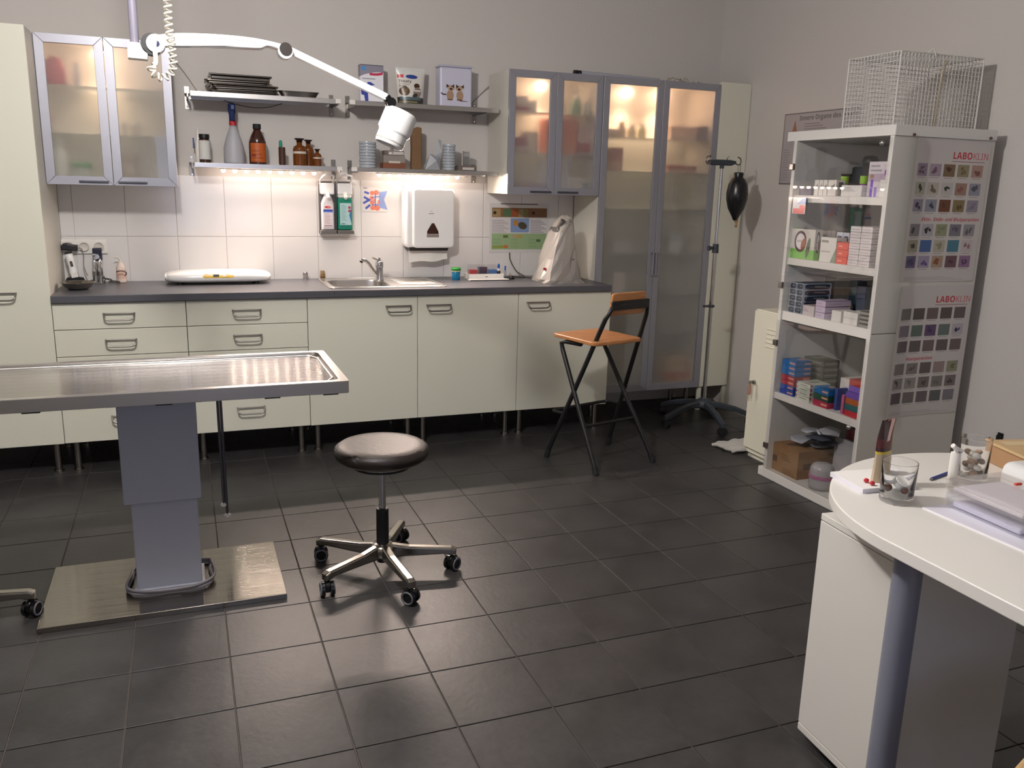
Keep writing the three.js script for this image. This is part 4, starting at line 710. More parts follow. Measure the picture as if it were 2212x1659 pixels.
{
  const z = 0.12, x = PX(1091, 600, 'z', z).x, t = thing('dropper', 'clear eye dropper with blue cap beside the stain tray', 'dropper', [x, WT, z]);
  part('tube', CY(0, 0, 0, 0.008, 0.045), M.plastic, t); part('cap', CY(0, 0.045, 0, 0.005, 0.028), C('#2f57b8'), t);
  const c = thing('rubber_cap', 'black rubber cap lying in front of the dropper', 'cap', [x + 0.01, WT, z + 0.09]); part('cap', rot(LA([[0, 0], [0.016, 0], [0.017, 0.01], [0.009, 0.02], [0, 0.022]]), 0, 0, 0), M.black, c); part('stem', BAR([-0.01, 0.008, -0.008], [-0.035, 0.006, -0.03], 0.004), M.black, c);
}
{ // microscope under a plastic dust cover
  const X = (u, v, z) => PX(u, v, 'z', z);
  const cx = 2.745, cz = 0.37, t = thing('covered_microscope', 'microscope under a crumpled translucent plastic dust cover on the worktop', 'microscope', [cx, WT, cz]);
  part('microscope', [B(-0.09, 0, -0.1, 0.09, 0.05, 0.12, 0.02, 2), B(-0.03, 0.05, -0.1, 0.03, 0.3, -0.04, 0.015, 2), B(-0.07, 0.13, -0.06, 0.07, 0.145, 0.09, 0.004), B(-0.035, 0.26, -0.09, 0.04, 0.33, 0.05, 0.02, 2), BAR([0.02, 0.3, 0.0], [0.05, 0.37, 0.05], 0.016), BAR([-0.02, 0.3, 0.0], [0.0, 0.37, 0.05], 0.016), BAR([0, 0.27, 0.02], [0, 0.19, 0.03], 0.02, 12, 0.012)], C('#5c5856', 0.4), t);
  const rings = [[0, -0.14, 0.135, 0.17], [0.02, -0.137, 0.13, 0.16], [0.07, -0.118, 0.115, 0.135], [0.14, -0.095, 0.1, 0.12], [0.22, -0.07, 0.092, 0.11], [0.3, -0.04, 0.084, 0.098], [0.355, -0.006, 0.074, 0.08], [0.385, 0.022, 0.06, 0.058], [0.392, 0.03, 0.046, 0.04], [0.392, 0.035, 0.02, 0.02]];
  const n = 22, pos = [], idx = [];
  rings.forEach(([y, xl, xr, d], k) => { for (let i = 0; i <= n; i++) { const a = i / n * 2 * Math.PI, c = Math.cos(a), s = Math.sin(a), f = 1 + (k < 9 ? 0.05 * Math.sin(3 * a + k * 0.5) + (i % n ? rnd(-0.075, 0.075) : 0) : 0), mx = (xl + xr) / 2, hw = (xr - xl) / 2; pos.push(mx + Math.sign(c) * Math.abs(c) ** 0.7 * hw * f, y + (k > 5 && k < 9 ? 0.008 * Math.sin(a * 2 + 1) : 0), Math.sign(s) * Math.abs(s) ** 0.7 * d * f - 0.01); } });
  for (let k = 0; k < rings.length - 1; k++) for (let i = 0; i < n; i++) { const p = k * (n + 1) + i; idx.push(p, p + n + 1, p + 1, p + 1, p + n + 1, p + n + 2); }
  let g = new THREE.BufferGeometry(); g.setAttribute('position', new THREE.Float32BufferAttribute(pos, 3)); g.setIndex(idx); g = g.toNonIndexed(); g.computeVertexNormals();
  part('dust_cover', g, phy('#d9d3cb', 0.5, { transmission: 0.6, thickness: 0, side: THREE.DoubleSide, clearcoat: 0.6, clearcoatRoughness: 0.2 }), t);
  part('red_tag', B(-0.125, 0.075, 0.06, -0.108, 0.09, 0.064, 0.001), M.red, t);
}
solo('microscope_cable', 'dark cable coiled on the worktop beside the covered microscope', 'cable', TU([[2.56, 1.045, 0.012], [2.565, 1.0, 0.014], [2.6, 0.93, 0.04], [2.63, WT + 0.006, 0.1], [2.6, WT + 0.004, 0.16], [2.53, WT + 0.004, 0.15], [2.5, WT + 0.004, 0.11], [2.55, WT + 0.005, 0.09], [2.62, WT + 0.004, 0.13], [2.64, WT + 0.005, 0.2]], 0.0035, 90, 6), M.cable);
// ---------- examination table ----------
{
  const X0 = -0.13, X1 = 1.1, Z0 = 1.81, Z1 = 2.37, Y = 0.81, t = thing('examination_table', 'stainless steel examination table on a grey lifting column', 'table');
  const rim = (w, h) => { const o = roundRect(X1 - X0, Z1 - Z0, 0.012, X0, -Z1); o.holes.push(new THREE.Path(roundRect(X1 - X0 - 2 * w, Z1 - Z0 - 2 * w, 0.03, X0 + w, -Z1 + w).getPoints(8))); return rot(EX(o, h, 0.0015, 2, 8), -Math.PI / 2); };
  const top = part('table_top', B(X0 + 0.004, 0.768, Z0 + 0.004, X1 - 0.004, 0.799, Z1 - 0.004, 0.003, 2), std('#a8a29c', 0.06, { metalness: 1, normalMap: texRows }), t);
  part('raised_rim', [rim(0.028, 0.042).translate(0, Y - 0.042, 0)], M.steel, top);
  part('inner_lip', polyTube([[X0 + 0.04, 0.799, Z0 + 0.04], [X1 - 0.04, 0.799, Z0 + 0.04], [X1 - 0.04, 0.799, Z1 - 0.04], [X0 + 0.04, 0.799, Z1 - 0.04]], 0.0045, 8, 0.03), M.steel, top);
  part('underframe', B(0.345, 0.742, 1.9, 0.635, 0.768, 2.27, 0.004), M.greyPaint, t);
  for (const x of [0.15, 0.52, 0.85, 1.04]) part('fixing_tab', B(x - 0.025, 0.762, Z1 - 0.03, x + 0.025, 0.768, Z1 - 0.01, 0.001), M.black, t);
  part('outer_column', B(0.362, 0.356, 1.94, 0.614, 0.742, 2.12, 0.004), M.greyPaint, t);
  part('inner_column', B(0.383, 0.03, 1.955, 0.6, 0.36, 2.105, 0.004), M.greyPaint, t);
  part('base_plate', B(0.085, 0.0005, 1.79, 0.88, 0.02, 2.275, 0.002), std('#9d978f', 0.08, { metalness: 1, normalMap: texRows, normalScale: new THREE.Vector2(1.3, 1.3) }), t);
  part('column_foot', B(0.373, 0.02, 1.945, 0.61, 0.032, 2.115, 0.003), M.greyPaint, t);
  for (const [x, y] of [[0.695, 0.23], [0.706, 0.185]]) { const rod = part('hanging_rod', [BAR([x - 0.004, 0.768, 1.85], [x, y, 1.85], 0.0052), BAR([x - 0.012, 0.735, 1.85], [x - 0.012, 0.765, 1.85], 0.009)], M.aluDark, t); part('clip', [BAR([x, y, 1.85], [x, y - 0.014, 1.85], 0.008), BAR([x - 0.012, y - 0.008, 1.85], [x + 0.012, y - 0.008, 1.85], 0.005)], M.whitePlastic, rod); }
}
solo('foot_cable', 'grey cable wound round the foot of the table column', 'cable', [TU([[0.36, 0.027, 2.0], [0.352, 0.028, 2.1], [0.39, 0.03, 2.14], [0.49, 0.03, 2.142], [0.6, 0.03, 2.14], [0.632, 0.028, 2.1], [0.628, 0.027, 1.99], [0.63, 0.027, 1.93], [0.49, 0.027, 1.92], [0.37, 0.027, 1.93]], 0.006, 90, 8, true), TU([[0.358, 0.04, 2.0], [0.35, 0.04, 2.1], [0.4, 0.041, 2.145], [0.58, 0.041, 2.148], [0.64, 0.042, 2.09], [0.636, 0.06, 2.0], [0.625, 0.038, 1.93], [0.49, 0.038, 1.915], [0.37, 0.038, 1.93]], 0.0055, 90, 8, true)], C('#6d6a70', 0.5));
// ---------- examination lamp hanging over the table ----------
{
  const Z = 2.03, q = (u, v) => { const p = PX(u, v, 'z', Z); return [p.x, p.y]; }, pole = q(287, 60), t = thing('examination_lamp', 'white swing-arm examination lamp hanging from a ceiling pole', 'lamp');
  const px = q(288, 50)[0], yb = q(290, 95)[1];
  part('ceiling_pole', CY(px, yb - 0.01, Z, 0.0135, RH - yb + 0.01), C('#6b6874', 0.4), t);
  part('pivot_block', EX([[275, 92], [300, 94], [320, 113], [319, 131], [277, 127]].map(p => q(...p)).reverse(), 0.05, 0.004, 3).translate(0, 0, Z - 0.025), M.whitePlastic, t);
  const j = q(328, 97), disc = (c, r, d, z = Z) => rot(CY(0, 0, 0, r, d, r, 32), Math.PI / 2).translate(c[0], c[1], z - d / 2);
  part('shoulder_joint', disc(j, 0.033, 0.05, Z), M.black, t);
  const cap = part('shoulder_cap', disc([j[0] + 0.012, j[1] + 0.002], 0.028, 0.062), M.whiteGloss, t);
  part('shoulder_pin', disc([j[0] + 0.015, j[1] + 0.001], 0.009, 0.066), C('#262b4a', 0.3), cap);
  const top = [[330, 78], [375, 73], [430, 73.5], [490, 77], [545, 83], [590, 92], [625, 102]], bot = [[628, 118], [600, 108], [578, 102.5], [566, 106.5], [555, 107.5], [500, 105], [440, 102], [375, 99], [340, 108]];
  const s1 = new THREE.Shape(); const tp = top.map(p => new THREE.Vector2(...q(...p))), bp = bot.map(p => new THREE.Vector2(...q(...p)));
  s1.moveTo(tp[0].x, tp[0].y); s1.splineThru(tp.slice(1)); s1.lineTo(bp[0].x, bp[0].y); s1.splineThru(bp.slice(1)); s1.closePath();
  const arm = part('upper_arm', EX(s1, 0.05, 0.01, 4, 20).translate(0, 0, Z - 0.025), M.whiteGloss, t);
  part('arm_seam', TU([[376, 82], [430, 82], [490, 86], [552, 93]].map(p => [...q(...p), Z + 0.0245]), 0.0014, 30, 6), C('#a9a49c'), arm);
  const e = q(615, 110); part('elbow_joint', disc([e[0], e[1] - 0.003], 0.0245, 0.052), M.whiteGloss, t); part('elbow_cap', disc([e[0] + 0.0005, e[1] + 0.003], 0.0205, 0.06), C('#2a2420', 0.4), t);
  const w0 = q(622, 108), w1 = q(836, 211), dx = w1[0] - w0[0], dy = w1[1] - w0[1], L = Math.hypot(dx, dy), an = Math.atan2(dy, dx);
  part('forearm', rot(B(0, -0.0125, -0.013, L, 0.0125, 0.013, 0.006, 3), 0, 0, an).translate(w0[0], w0[1], Z), M.whiteGloss, t);
  const k = q(843, 222); part('wrist_joint', [new THREE.SphereGeometry(0.019, 20, 14).translate(k[0], k[1], Z), disc(k, 0.0165, 0.046), BAR([...q(834, 209), Z], [...k, Z], 0.015, 14), BAR([...k, Z], [...q(853, 240), Z], 0.008, 12)], M.blackGloss, t);
  const hc = q(868, 241), ax = 0.2 + 0.2; // head: a stepped drum whose mouth looks down and a little to the left
  const hd = (pts) => rot(LA(pts, 0, 0, 0, 40), 0.0, 0, -ax).translate(hc[0], hc[1], Z);
  const head = part('lamp_head', hd([[0, 0.004], [0.05, 0.0], [0.06, -0.009], [0.061, -0.075], [0.056, -0.083], [0.053, -0.086], [0.053, -0.12], [0.05, -0.128], [0.047, -0.128], [0.043, -0.115], [0, -0.115]]), M.whiteGloss, t);
  part('rim_ring', hd([[0.0532, -0.112], [0.0538, -0.114], [0.0538, -0.1165], [0.0532, -0.118]]), C('#a8a49c'), head);
  part('switch', disc([hc[0] - 0.052, hc[1] - 0.05], 0.007, 0.02, Z + 0.02), C('#2a2628'), head);
  part('handle_fin', rot(B(-0.005, -0.13, -0.012, 0.005, -0.08, 0.012, 0.004, 2), 0, 0, -ax + 0.25).translate(hc[0] - 0.02, hc[1] - 0.02, Z), phy('#d4d0cc', 0.2, { transmission: 0.5, thickness: 0 }), head);
}
{ // coiled cord from the ceiling to the lamp joint
  const Z = 2.085, P = [[358, -160], [360, -60], [362, 0], [364, 50], [369, 90], [373, 120], [374, 145], [366, 162], [350, 168], [335, 162], [327, 150], [330, 140]].map(p => { const r = PX(...p, 'z', Z); return [r.x, r.y, Z]; });
  const path = new THREE.CatmullRomCurve3(P.map(p => V(...p)), false, 'centripetal'), len = path.getLength(), turns = Math.round(len / 0.0185), N = turns * 14, pts = [], fr = path.computeFrenetFrames(N, false);
  for (let i = 0; i <= N; i++) { const c = path.getPointAt(i / N), a = i / 14 * 2 * Math.PI; pts.push(c.addScaledVector(fr.normals[i], 0.0105 * Math.cos(a)).addScaledVector(fr.binormals[i], 0.0105 * Math.sin(a))); }
  const t = thing('coiled_cord', 'cream coiled cord hanging beside the lamp pole', 'cord'), top = pts[0];
  part('coil', new THREE.TubeGeometry(new THREE.CatmullRomCurve3(pts), N * 1, 0.0034, 6), C('#dcd6c6', 0.5), t);
  part('straight_lead', [BAR([top.x, top.y, top.z], [top.x, RH, top.z], 0.004), TU([[pts[N].x, pts[N].y, pts[N].z], ...[[336, 138], [336, 120], [333, 100], [334, 88]].map(p => { const r = PX(...p, 'z', 2.07); return [r.x, r.y, r.z]; })], 0.0075, 24, 8)], C('#e2ddd0', 0.5), t);
}
// ---------- rolling stool ----------
function caster(t, x, z, ang, y = 0.058) {
  const c = part('caster', [CY(x, y - 0.012, z, 0.01, 0.03), rot(EX(roundRect(0.05, 0.04, 0.016, -0.025, -0.018), 0.018, 0.004, 2), 0, 0, 0).translate(0, 0, -0.009).applyMatrix4(new THREE.Matrix4().makeRotationY(ang)).translate(x, 0.036, z)], M.blackGloss, t);
  for (const s of [-1, 1]) {
    const off = V(0, 0, s * 0.016).applyAxisAngle(V(0, 1, 0), ang), wg = rot(new THREE.CylinderGeometry(0.0275, 0.0275, 0.012, 28), Math.PI / 2).applyMatrix4(new THREE.Matrix4().makeRotationY(ang)).translate(x + off.x, 0.0275, z + off.z);
    part('wheel', wg, M.blackGloss, c);
    const off2 = V(0, 0, s * 0.0225).applyAxisAngle(V(0, 1, 0), ang); part('tread', rot(new THREE.TorusGeometry(0.022, 0.0036, 8, 30), 0, ang, 0).translate(x + off2.x, 0.0275, z + off2.z), C('#5c5c62', 0.5), c);
  }
}
function stoolBase(t, feet) {
  const hub = part('hub', LA([[0, 0.062], [0.03, 0.062], [0.042, 0.075], [0.046, 0.1], [0.036, 0.12], [0, 0.122]]), M.polish, t);
  part('hub_cap', CY(0, 0.046, 0, 0.022, 0.018), M.black, hub);
  for (const [x, z] of feet) {
    const L = Math.hypot(x, z), a = Math.atan2(-z, x), s = new THREE.Shape([[0.02, 0.062], [0.1, 0.066], [L - 0.03, 0.07], [L - 0.012, 0.064], [L + 0.014, 0.064], [L + 0.015, 0.088], [L - 0.004, 0.096], [0.1, 0.106], [0.02, 0.12]].map(p => new THREE.Vector2(...p)));
    part('spoke', rot(EX(s, 0.034, 0.008, 4).translate(0, 0, -0.017), 0, a, 0), M.polish, t);
    caster(t, x, z, rnd(0.2, 1.4) + a);
  }
}
{
  const c = [1.252, 0, 2.164], t = thing('rolling_stool', 'black round rolling stool on a five-spoke polished base', 'stool', c);
  stoolBase(t, [[1.044, 1.985], [1.02, 2.295], [1.29, 2.445], [1.512, 2.225], [1.385, 1.905]].map(([x, z]) => [x - c[0], z - c[2]]));
  part('gas_spring', CY(0, 0.25, 0, 0.0135, 0.19, 0.0135, 20), M.chrome, t);
  part('sleeve', LA([[0, 0.1], [0.0235, 0.1], [0.0235, 0.256], [0.021, 0.262], [0, 0.262]]), M.black, t);
  part('seat', LA([[0, 0.452], [0.12, 0.452], [0.152, 0.456], [0.171, 0.47], [0.176, 0.487], [0.172, 0.503], [0.156, 0.514], [0.12, 0.5175], [0, 0.5165]], 0, 0, 0, 64), std('#1e1612', 0.44, { bumpMap: texFine, bumpScale: 0.0006 }), t);
  part('seat_plate', [LA([[0, 0.44], [0.07, 0.44], [0.1, 0.446], [0.11, 0.4525], [0, 0.4525]])], M.black, t);
  part('height_ring', rot(new THREE.TorusGeometry(0.105, 0.004, 8, 60), Math.PI / 2).translate(0, 0.432, 0), M.black, t);
  for (let k = 0; k < 3; k++) { const a = k * 2.094 + 0.4; part('ring_spoke', BAR([0, 0.44, 0], [0.105 * Math.cos(a), 0.432, 0.105 * Math.sin(a)], 0.004), M.black, t); }
}
{ // second stool, mostly outside the frame
  const c = [-0.21, 0, 2.12], t = thing('rolling_stool', 'dark rolling stool beside the table base plate, cut by the picture edge', 'stool', c);
  const feet = []; for (let k = 0; k < 5; k++) { const a = 0.04 + k * 2 * Math.PI / 5; feet.push([0.265 * Math.cos(a), 0.265 * Math.sin(a)]); }
  stoolBase(t, feet);
  part('gas_spring', CY(0, 0.25, 0, 0.0135, 0.17), M.chrome, t); part('sleeve', LA([[0, 0.1], [0.0235, 0.1], [0.0235, 0.256], [0, 0.262]]), M.black, t); part('seat', LA([[0, 0.42], [0.13, 0.42], [0.16, 0.43], [0.165, 0.45], [0.15, 0.47], [0, 0.473]], 0, 0, 0, 48), M.blackMat, t);
}
// ---------- folding bar chair ----------
{
  const F1 = [2.422, 1.025], F2 = [2.864, 0.91], G1 = [2.549, 1.388], G2 = [2.952, 1.277], t = thing('folding_bar_chair', 'folding bar chair with orange wooden seat and black tube legs', 'chair');
  const ys = 0.69, B1 = PX(1319, 664, 'z', 1.345), B2 = PX(1404, 652, 'z', 1.255);
  const r = 0.0125, b1 = [B1.x, B1.y, B1.z], b2 = [B2.x, B2.y, B2.z];
  part('back_frame', polyTube([[F1[0], r, F1[1]], b1, b2, [F2[0], r, F2[1]]], r, 12, 0.05), M.black, t);
  const s1 = PX(1226, 728, 'y', ys - 0.02), s2 = PX(1316, 742, 'y', ys - 0.02), mid = [(s1.x + s2.x) / 2, 0, (s1.z + s2.z) / 2];
  const c = (p) => [p.x, ys - 0.02, p.z];
  const d = V(G1[0] - F1[0], 0, G1[1] - F1[1]).normalize();
  const sw = V(0.967, 0, -0.25), sc = V(2.655, 0, 1.115), at = (a, b) => sc.clone().addScaledVector(sw, a).addScaledVector(d, b);
  const u1 = at(-0.145, -0.12), u2 = at(0.145, -0.12), v1 = at(-0.13, 0.02), v2 = at(0.13, 0.02);
  part('seat_frame', [...polyTube([[G1[0], r, G1[1]], [u1.x, ys - 0.033, u1.z], [v1.x, ys - 0.033, v1.z]], r, 12, 0.03), ...polyTube([[G2[0], r, G2[1]], [u2.x, ys - 0.033, u2.z], [v2.x, ys - 0.033, v2.z]], r, 12, 0.03)], M.black, t);
  const lerp = (a, b, k) => a.map((x, i) => x + (b[i] - x) * k), f1 = [F1[0], r, F1[1]], f2 = [F2[0], r, F2[1]];
  const k0 = ys / B1.y; part('seat_rod', BAR(lerp(f1, b1, k0 - 0.03), lerp(f2, b2, k0 - 0.03), 0.006), M.black, t);
  const g1 = [G1[0], r, G1[1]], g2 = [G2[0], r, G2[1]], uu1 = [u1.x, ys - 0.03, u1.z], uu2 = [u2.x, ys - 0.03, u2.z];
  part('cross_bar', BAR(lerp(g1, uu1, 0.34), lerp(g2, uu2, 0.34), 0.0085), M.black, t);
  part('foot_rest', polyTube([lerp(f1, b1, 0.3), [lerp(f1, b1, 0.3)[0] - 0.03, lerp(f1, b1, 0.3)[1] - 0.01, lerp(f1, b1, 0.3)[2] - 0.11], [lerp(f2, b2, 0.3)[0] - 0.03, lerp(f2, b2, 0.3)[1] - 0.01, lerp(f2, b2, 0.3)[2] - 0.11], lerp(f2, b2, 0.3)], 0.009, 10, 0.04), M.black, t);
  for (const [p, q] of [[f1, b1], [f2, b2], [g1, uu1], [g2, uu2]]) part('foot_cap', BAR([p[0], 0, p[2]], lerp(p, q, 0.045), 0.0155, 14), M.blackMat, t);
  const ang = Math.atan2(0.25, 0.967);
  part('seat', rot(EX(roundRect(0.335, 0.36, 0.035, -0.1675, -0.18), 0.021, 0.006, 3, 6), -Math.PI / 2).applyMatrix4(new THREE.Matrix4().makeRotationY(ang)).translate(sc.x, ys - 0.0185, sc.z), M.wood, t);
  const bc = V((B1.x + B2.x) / 2, (B1.y + B2.y) / 2, (B1.z + B2.z) / 2), hw = Math.hypot(B2.x - B1.x, B2.z - B1.z) / 2 - 0.01, ba = Math.atan2(-(B2.z - B1.z), B2.x - B1.x);
  part('backrest', rot(EX(roundRect(hw * 1.84, 0.118, 0.02, -hw * 0.92, -0.059), 0.016, 0.004, 3, 6), 0.12).applyMatrix4(new THREE.Matrix4().makeRotationY(ba)).translate(bc.x - 0.006, bc.y + 0.004, bc.z - 0.0315), M.wood, t);
  const bb = BAR([-hw, 0, 0], [hw, 0, 0], 0.012); part('back_plate', rot(B(-hw, -0.024, -0.009, hw, 0.024, 0.009, 0.006, 2), 0.05).applyMatrix4(new THREE.Matrix4().makeRotationY(ba)).translate(bc.x, bc.y, bc.z), M.black, t);
}
// ---------- drip stand ----------
{
  const c = [3.672, 0, 0.66], t = thing('drip_stand', 'steel drip stand on a grey five-legged castor base in the corner', 'stand', c);
  const hub = part('hub', LA([[0, 0.105], [0.045, 0.105], [0.055, 0.12], [0.05, 0.15], [0.025, 0.165], [0, 0.166]]), M.greyDark, t);
  for (let k = 0; k < 5; k++) {
    const a = 1.02 + k * 2 * Math.PI / 5 + 0.72, R = k === 4 ? 0.3 : 0.3, ex = Math.cos(a) * R, ez = Math.sin(a) * R;
    part('leg', (() => { const s = new THREE.Shape([[0.02, 0.105], [0.1, 0.108], [0.2, 0.088], [R - 0.01, 0.056], [R + 0.014, 0.056], [R + 0.012, 0.08], [0.2, 0.122], [0.1, 0.143], [0.02, 0.15]].map(p => new THREE.Vector2(...p))); return rot(EX(s, 0.036, 0.007, 3).translate(0, 0, -0.018), 0, -a, 0); })(), M.greyDark, t);
    const cst = part('caster', [CY(ex, 0.04, ez, 0.009, 0.025), rot(new THREE.CylinderGeometry(0.028, 0.028, 0.034, 24), Math.PI / 2, 0, 0).applyMatrix4(new THREE.Matrix4().makeRotationY(a * 1.7)).translate(ex, 0.028, ez)], M.blackMat, t);
  }
  part('lower_pole', CY(0, 0.16, 0, 0.0125, 0.97, 0.0125, 18), M.chrome, t); part('upper_pole', CY(0, 1.1, 0, 0.009, 0.52, 0.009, 16), M.chrome, t);
  part('clamp', [CY(0, 1.09, 0, 0.02, 0.055, 0.018, 18), BAR([0, 1.12, 0], [-0.05, 1.12, 0.01], 0.01), CB(-0.055, 1.105, 0.011, 0.018, 0.03, 0.018, 0.004)], M.greyDark, t);
  part('ring_clamp', [CY(0, 0.752, 0, 0.018, 0.016), B(-0.055, 0.754, -0.01, 0.02, 0.766, 0.012, 0.003), BAR([-0.012, 0.762, 0.008], [-0.012, 0.79, 0.008], 0.005)], M.aluDark, t);
  const y = 1.625; part('crossbar', rot(EX([[-0.09, 0.0], [-0.06, -0.012], [0.06, -0.012], [0.09, 0.0], [0.09, 0.016], [0.05, 0.022], [-0.05, 0.022], [-0.09, 0.016]], 0.028, 0.004, 2), 0, -0.1, 0).translate(-0.0, y, -0.014), M.greyDark, t);
  for (const s of [-1, 1]) { part('hook', TU([[s * 0.085, y + 0.006, 0.01], [s * 0.108, y - 0.006, 0.014], [s * 0.124, y + 0.01, 0.014], [s * 0.118, y + 0.032, 0.014], [s * 0.1, y + 0.04, 0.014]], 0.0042, 20, 8), M.nickel, t); part('hook', TU([[s * 0.05, y + 0.01, -0.01], [s * 0.055, y + 0.02, -0.03], [s * 0.06, y + 0.036, -0.036], [s * 0.068, y + 0.046, -0.03]], 0.0038, 14, 8), M.nickel, t); }
  part('pole_socket', CY(0, y - 0.03, 0, 0.013, 0.024), M.greyDark, t);
  const b = thing('breathing_bag', 'black rubber breathing bag hanging from the drip stand hook', 'bag', [c[0] + 0.1, 1.29, c[2] + 0.014]);
  part('bag', LA([[0, 0], [0.014, 0.0], [0.022, 0.02], [0.05, 0.07], [0.064, 0.125], [0.066, 0.16], [0.058, 0.215], [0.04, 0.247], [0.028, 0.256], [0.03, 0.28], [0.026, 0.286], [0, 0.286]], 0.016, 0, 0, 32), phy('#0c0d12', 0.3, { clearcoat: 0.3 }), b);
  part('loop', polyTube([[0.006, 0.284, 0], [0.008, 0.33, 0], [0.02, 0.336, 0], [0.024, 0.33, 0], [0.024, 0.284, 0]], 0.0028, 8, 0.008), M.nickel, b);
  part('outlet', [BAR([0.018, 0.004, 0], [0.028, -0.014, 0.004], 0.012, 12, 0.009), BAR([0.026, -0.01, 0.004], [0.018, -0.04, 0.01], 0.006, 10, 0.009)], C('#a9855a', 0.5), b);
}
{ // disposable pad on the floor
  const a = PX(1550, 962, 'y', 0), n = 10, pos = [], idx = [], t = thing('disposable_pad', 'crumpled white disposable pad with teal corner lying on the floor by the locker', 'pad', [3.63, 0.001, 1.16], 0.15);
  const W2 = 0.17, D2 = 0.1; for (let j = 0; j <= n; j++) for (let i = 0; i <= n; i++) { const s = i / n * 2 - 1, q = j / n * 2 - 1; pos.push(s * W2 * (1 + 0.06 * Math.sin(q * 7)), 0.006 + 0.007 * Math.abs(Math.sin(s * 5 + q * 2)) + 0.004 * Math.sin(q * 9), q * D2 * (1 + 0.08 * Math.sin(s * 8))); }
  for (let j = 0; j < n; j++) for (let i = 0; i < n; i++) { const p = j * (n + 1) + i; idx.push(p, p + n + 1, p + 1, p + 1, p + n + 1, p + n + 2); }
  const g = new THREE.BufferGeometry(); g.setAttribute('position', new THREE.Float32BufferAttribute(pos, 3)); g.setIndex(idx); g.computeVertexNormals(); const g2 = g.clone(); g2.translate(0, -0.005, 0);
  part('pad', [g, g2], std('#e2dfda', 0.9, { side: THREE.DoubleSide }), t);
  part('teal_corner', B(0.04, 0.008, -0.03, 0.14, 0.02, 0.025, 0.004), C('#2a7a86', 0.6), t);
}
{ // low steel locker
  const x0 = 3.52, z0 = 1.318, h = 0.84, t = thing('locker', 'low cream steel locker with louvres behind the white display shelf', 'locker', [x0, 0, z0]), D = 0.5, Wd = 0.27;
  part('body', [B(0.002, 0.03, 0, D, h, Wd, 0.003), B(0.02, 0, 0.01, D - 0.02, 0.03, Wd - 0.01, 0.002)], M.front, t);
  const d = part('door', B(-0.012, 0.06, 0.004, 0.001, h - 0.006, Wd - 0.004, 0.002), M.front, t);
  for (let k = 0; k < 5; k++) part('louvre', rot(B(-0.004, -0.0025, -0.05, 0.004, 0.0025, 0.05, 0.002), 0, 0, 0.6).translate(-0.014, 0.75 - k * 0.024, 0.17), M.front, d);
  part('lock', rot(CY(0, 0, 0, 0.011, 0.012, 0.011, 16), 0, 0, Math.PI / 2).translate(-0.012, 0.44, 0.055), M.nickel, d);
  const p = V(x0, 0.44, z0 + 0.055), k = thing('key', 'key with a pinkish tag hanging in the locker door', 'key', [x0 - 0.024, 0.44, z0 + 0.055]);
  part('key', [BAR([0.004, 0, 0], [-0.014, 0, 0], 0.003), rot(CY(0, 0, 0, 0.011, 0.003, 0.011, 16), Math.PI / 2).translate(-0.018, 0, 0)], M.nickel, k); part('tag', EX(roundRect(0.026, 0.06, 0.01, -0.013, -0.07), 0.004, 0.001).translate(-0.02, 0, -0.002), C('#b08a7e', 0.6), k); part('ribbon', B(-0.021, -0.105, -0.002, -0.014, -0.068, 0.0, 0.0005), C('#c4bfa8', 0.7), k);
}
// ---------- white display shelf at the right wall ----------
const QX = 3.402, QZ0 = 1.652, QZ1 = 2.286, QD = 0.57, LV = [0.046, 0.464, 0.884, 1.149, 1.452];
{
  const t = thing('display_shelf', 'tall white display shelf with glass doors at the wall', 'shelf'), X1 = QX + QD, th = 0.022;
  part('top_panel', B(QX - 0.006, 1.705, 1.6, X1, 1.75, 2.292, 0.003), M.shelf, t);
  part('base_panel', B(QX - 0.006, 0, 1.612, X1, 0.046, 2.292, 0.003), M.shelf, t);
  part('side_panel', [B(QX + 0.003, 0.046, QZ1 - th, X1, 0.863, QZ1, 0.0015), B(QX + 0.003, 0.866, QZ1 - th, X1, 1.705, QZ1, 0.0015)], std('#cfccc4', 0.5), t);
  part('side_panel', [B(QX + 0.003, 0.046, QZ0, X1, 0.863, QZ0 + th, 0.0015), B(QX + 0.003, 0.866, QZ0, X1, 1.705, QZ0 + th, 0.0015)], M.shelf, t);
  part('back_panel', B(X1 - 0.008, 0.046, QZ0 + th, X1, 1.705, QZ1 - th, 0), M.shelf, t);
  for (const z of [QZ0, QZ1 - th]) part('front_post', B(QX - 0.004, 0.046, z, QX + 0.003, 1.705, z + th, 0.001), M.shelf, t);
  LV.slice(1).forEach((y, i) => part('shelf_board', B(QX + 0.004, y - (i === 1 ? 0.046 : 0.034), QZ0 + th, X1 - 0.008, y, QZ1 - th, 0.002), M.shelf, t));
  for (const [y0, y1, hz] of [[0.05, 0.835, QZ1 - 0.05], [0.888, 1.7, QZ1 - 0.05]]) {
    const d = part('glass_door', B(QX - 0.01, y0, QZ0 + 0.003, QX - 0.006, y1, QZ1 - 0.003, 0), M.pane, t);
    for (const y of [y0 + 0.11, y1 - 0.13]) part('hinge', B(QX - 0.018, y, QZ0 - 0.004, QX - 0.0045, y + 0.03, QZ0 + 0.024, 0.003), M.nickel, d);
    part('knob', rot(LA([[0, 0], [0.008, 0], [0.011, 0.01], [0.008, 0.016], [0, 0.017]]), 0, 0, Math.PI / 2).translate(QX - 0.01, y0 < 0.5 ? 0.43 : 1.675, hz), M.chrome, d);
  }
}
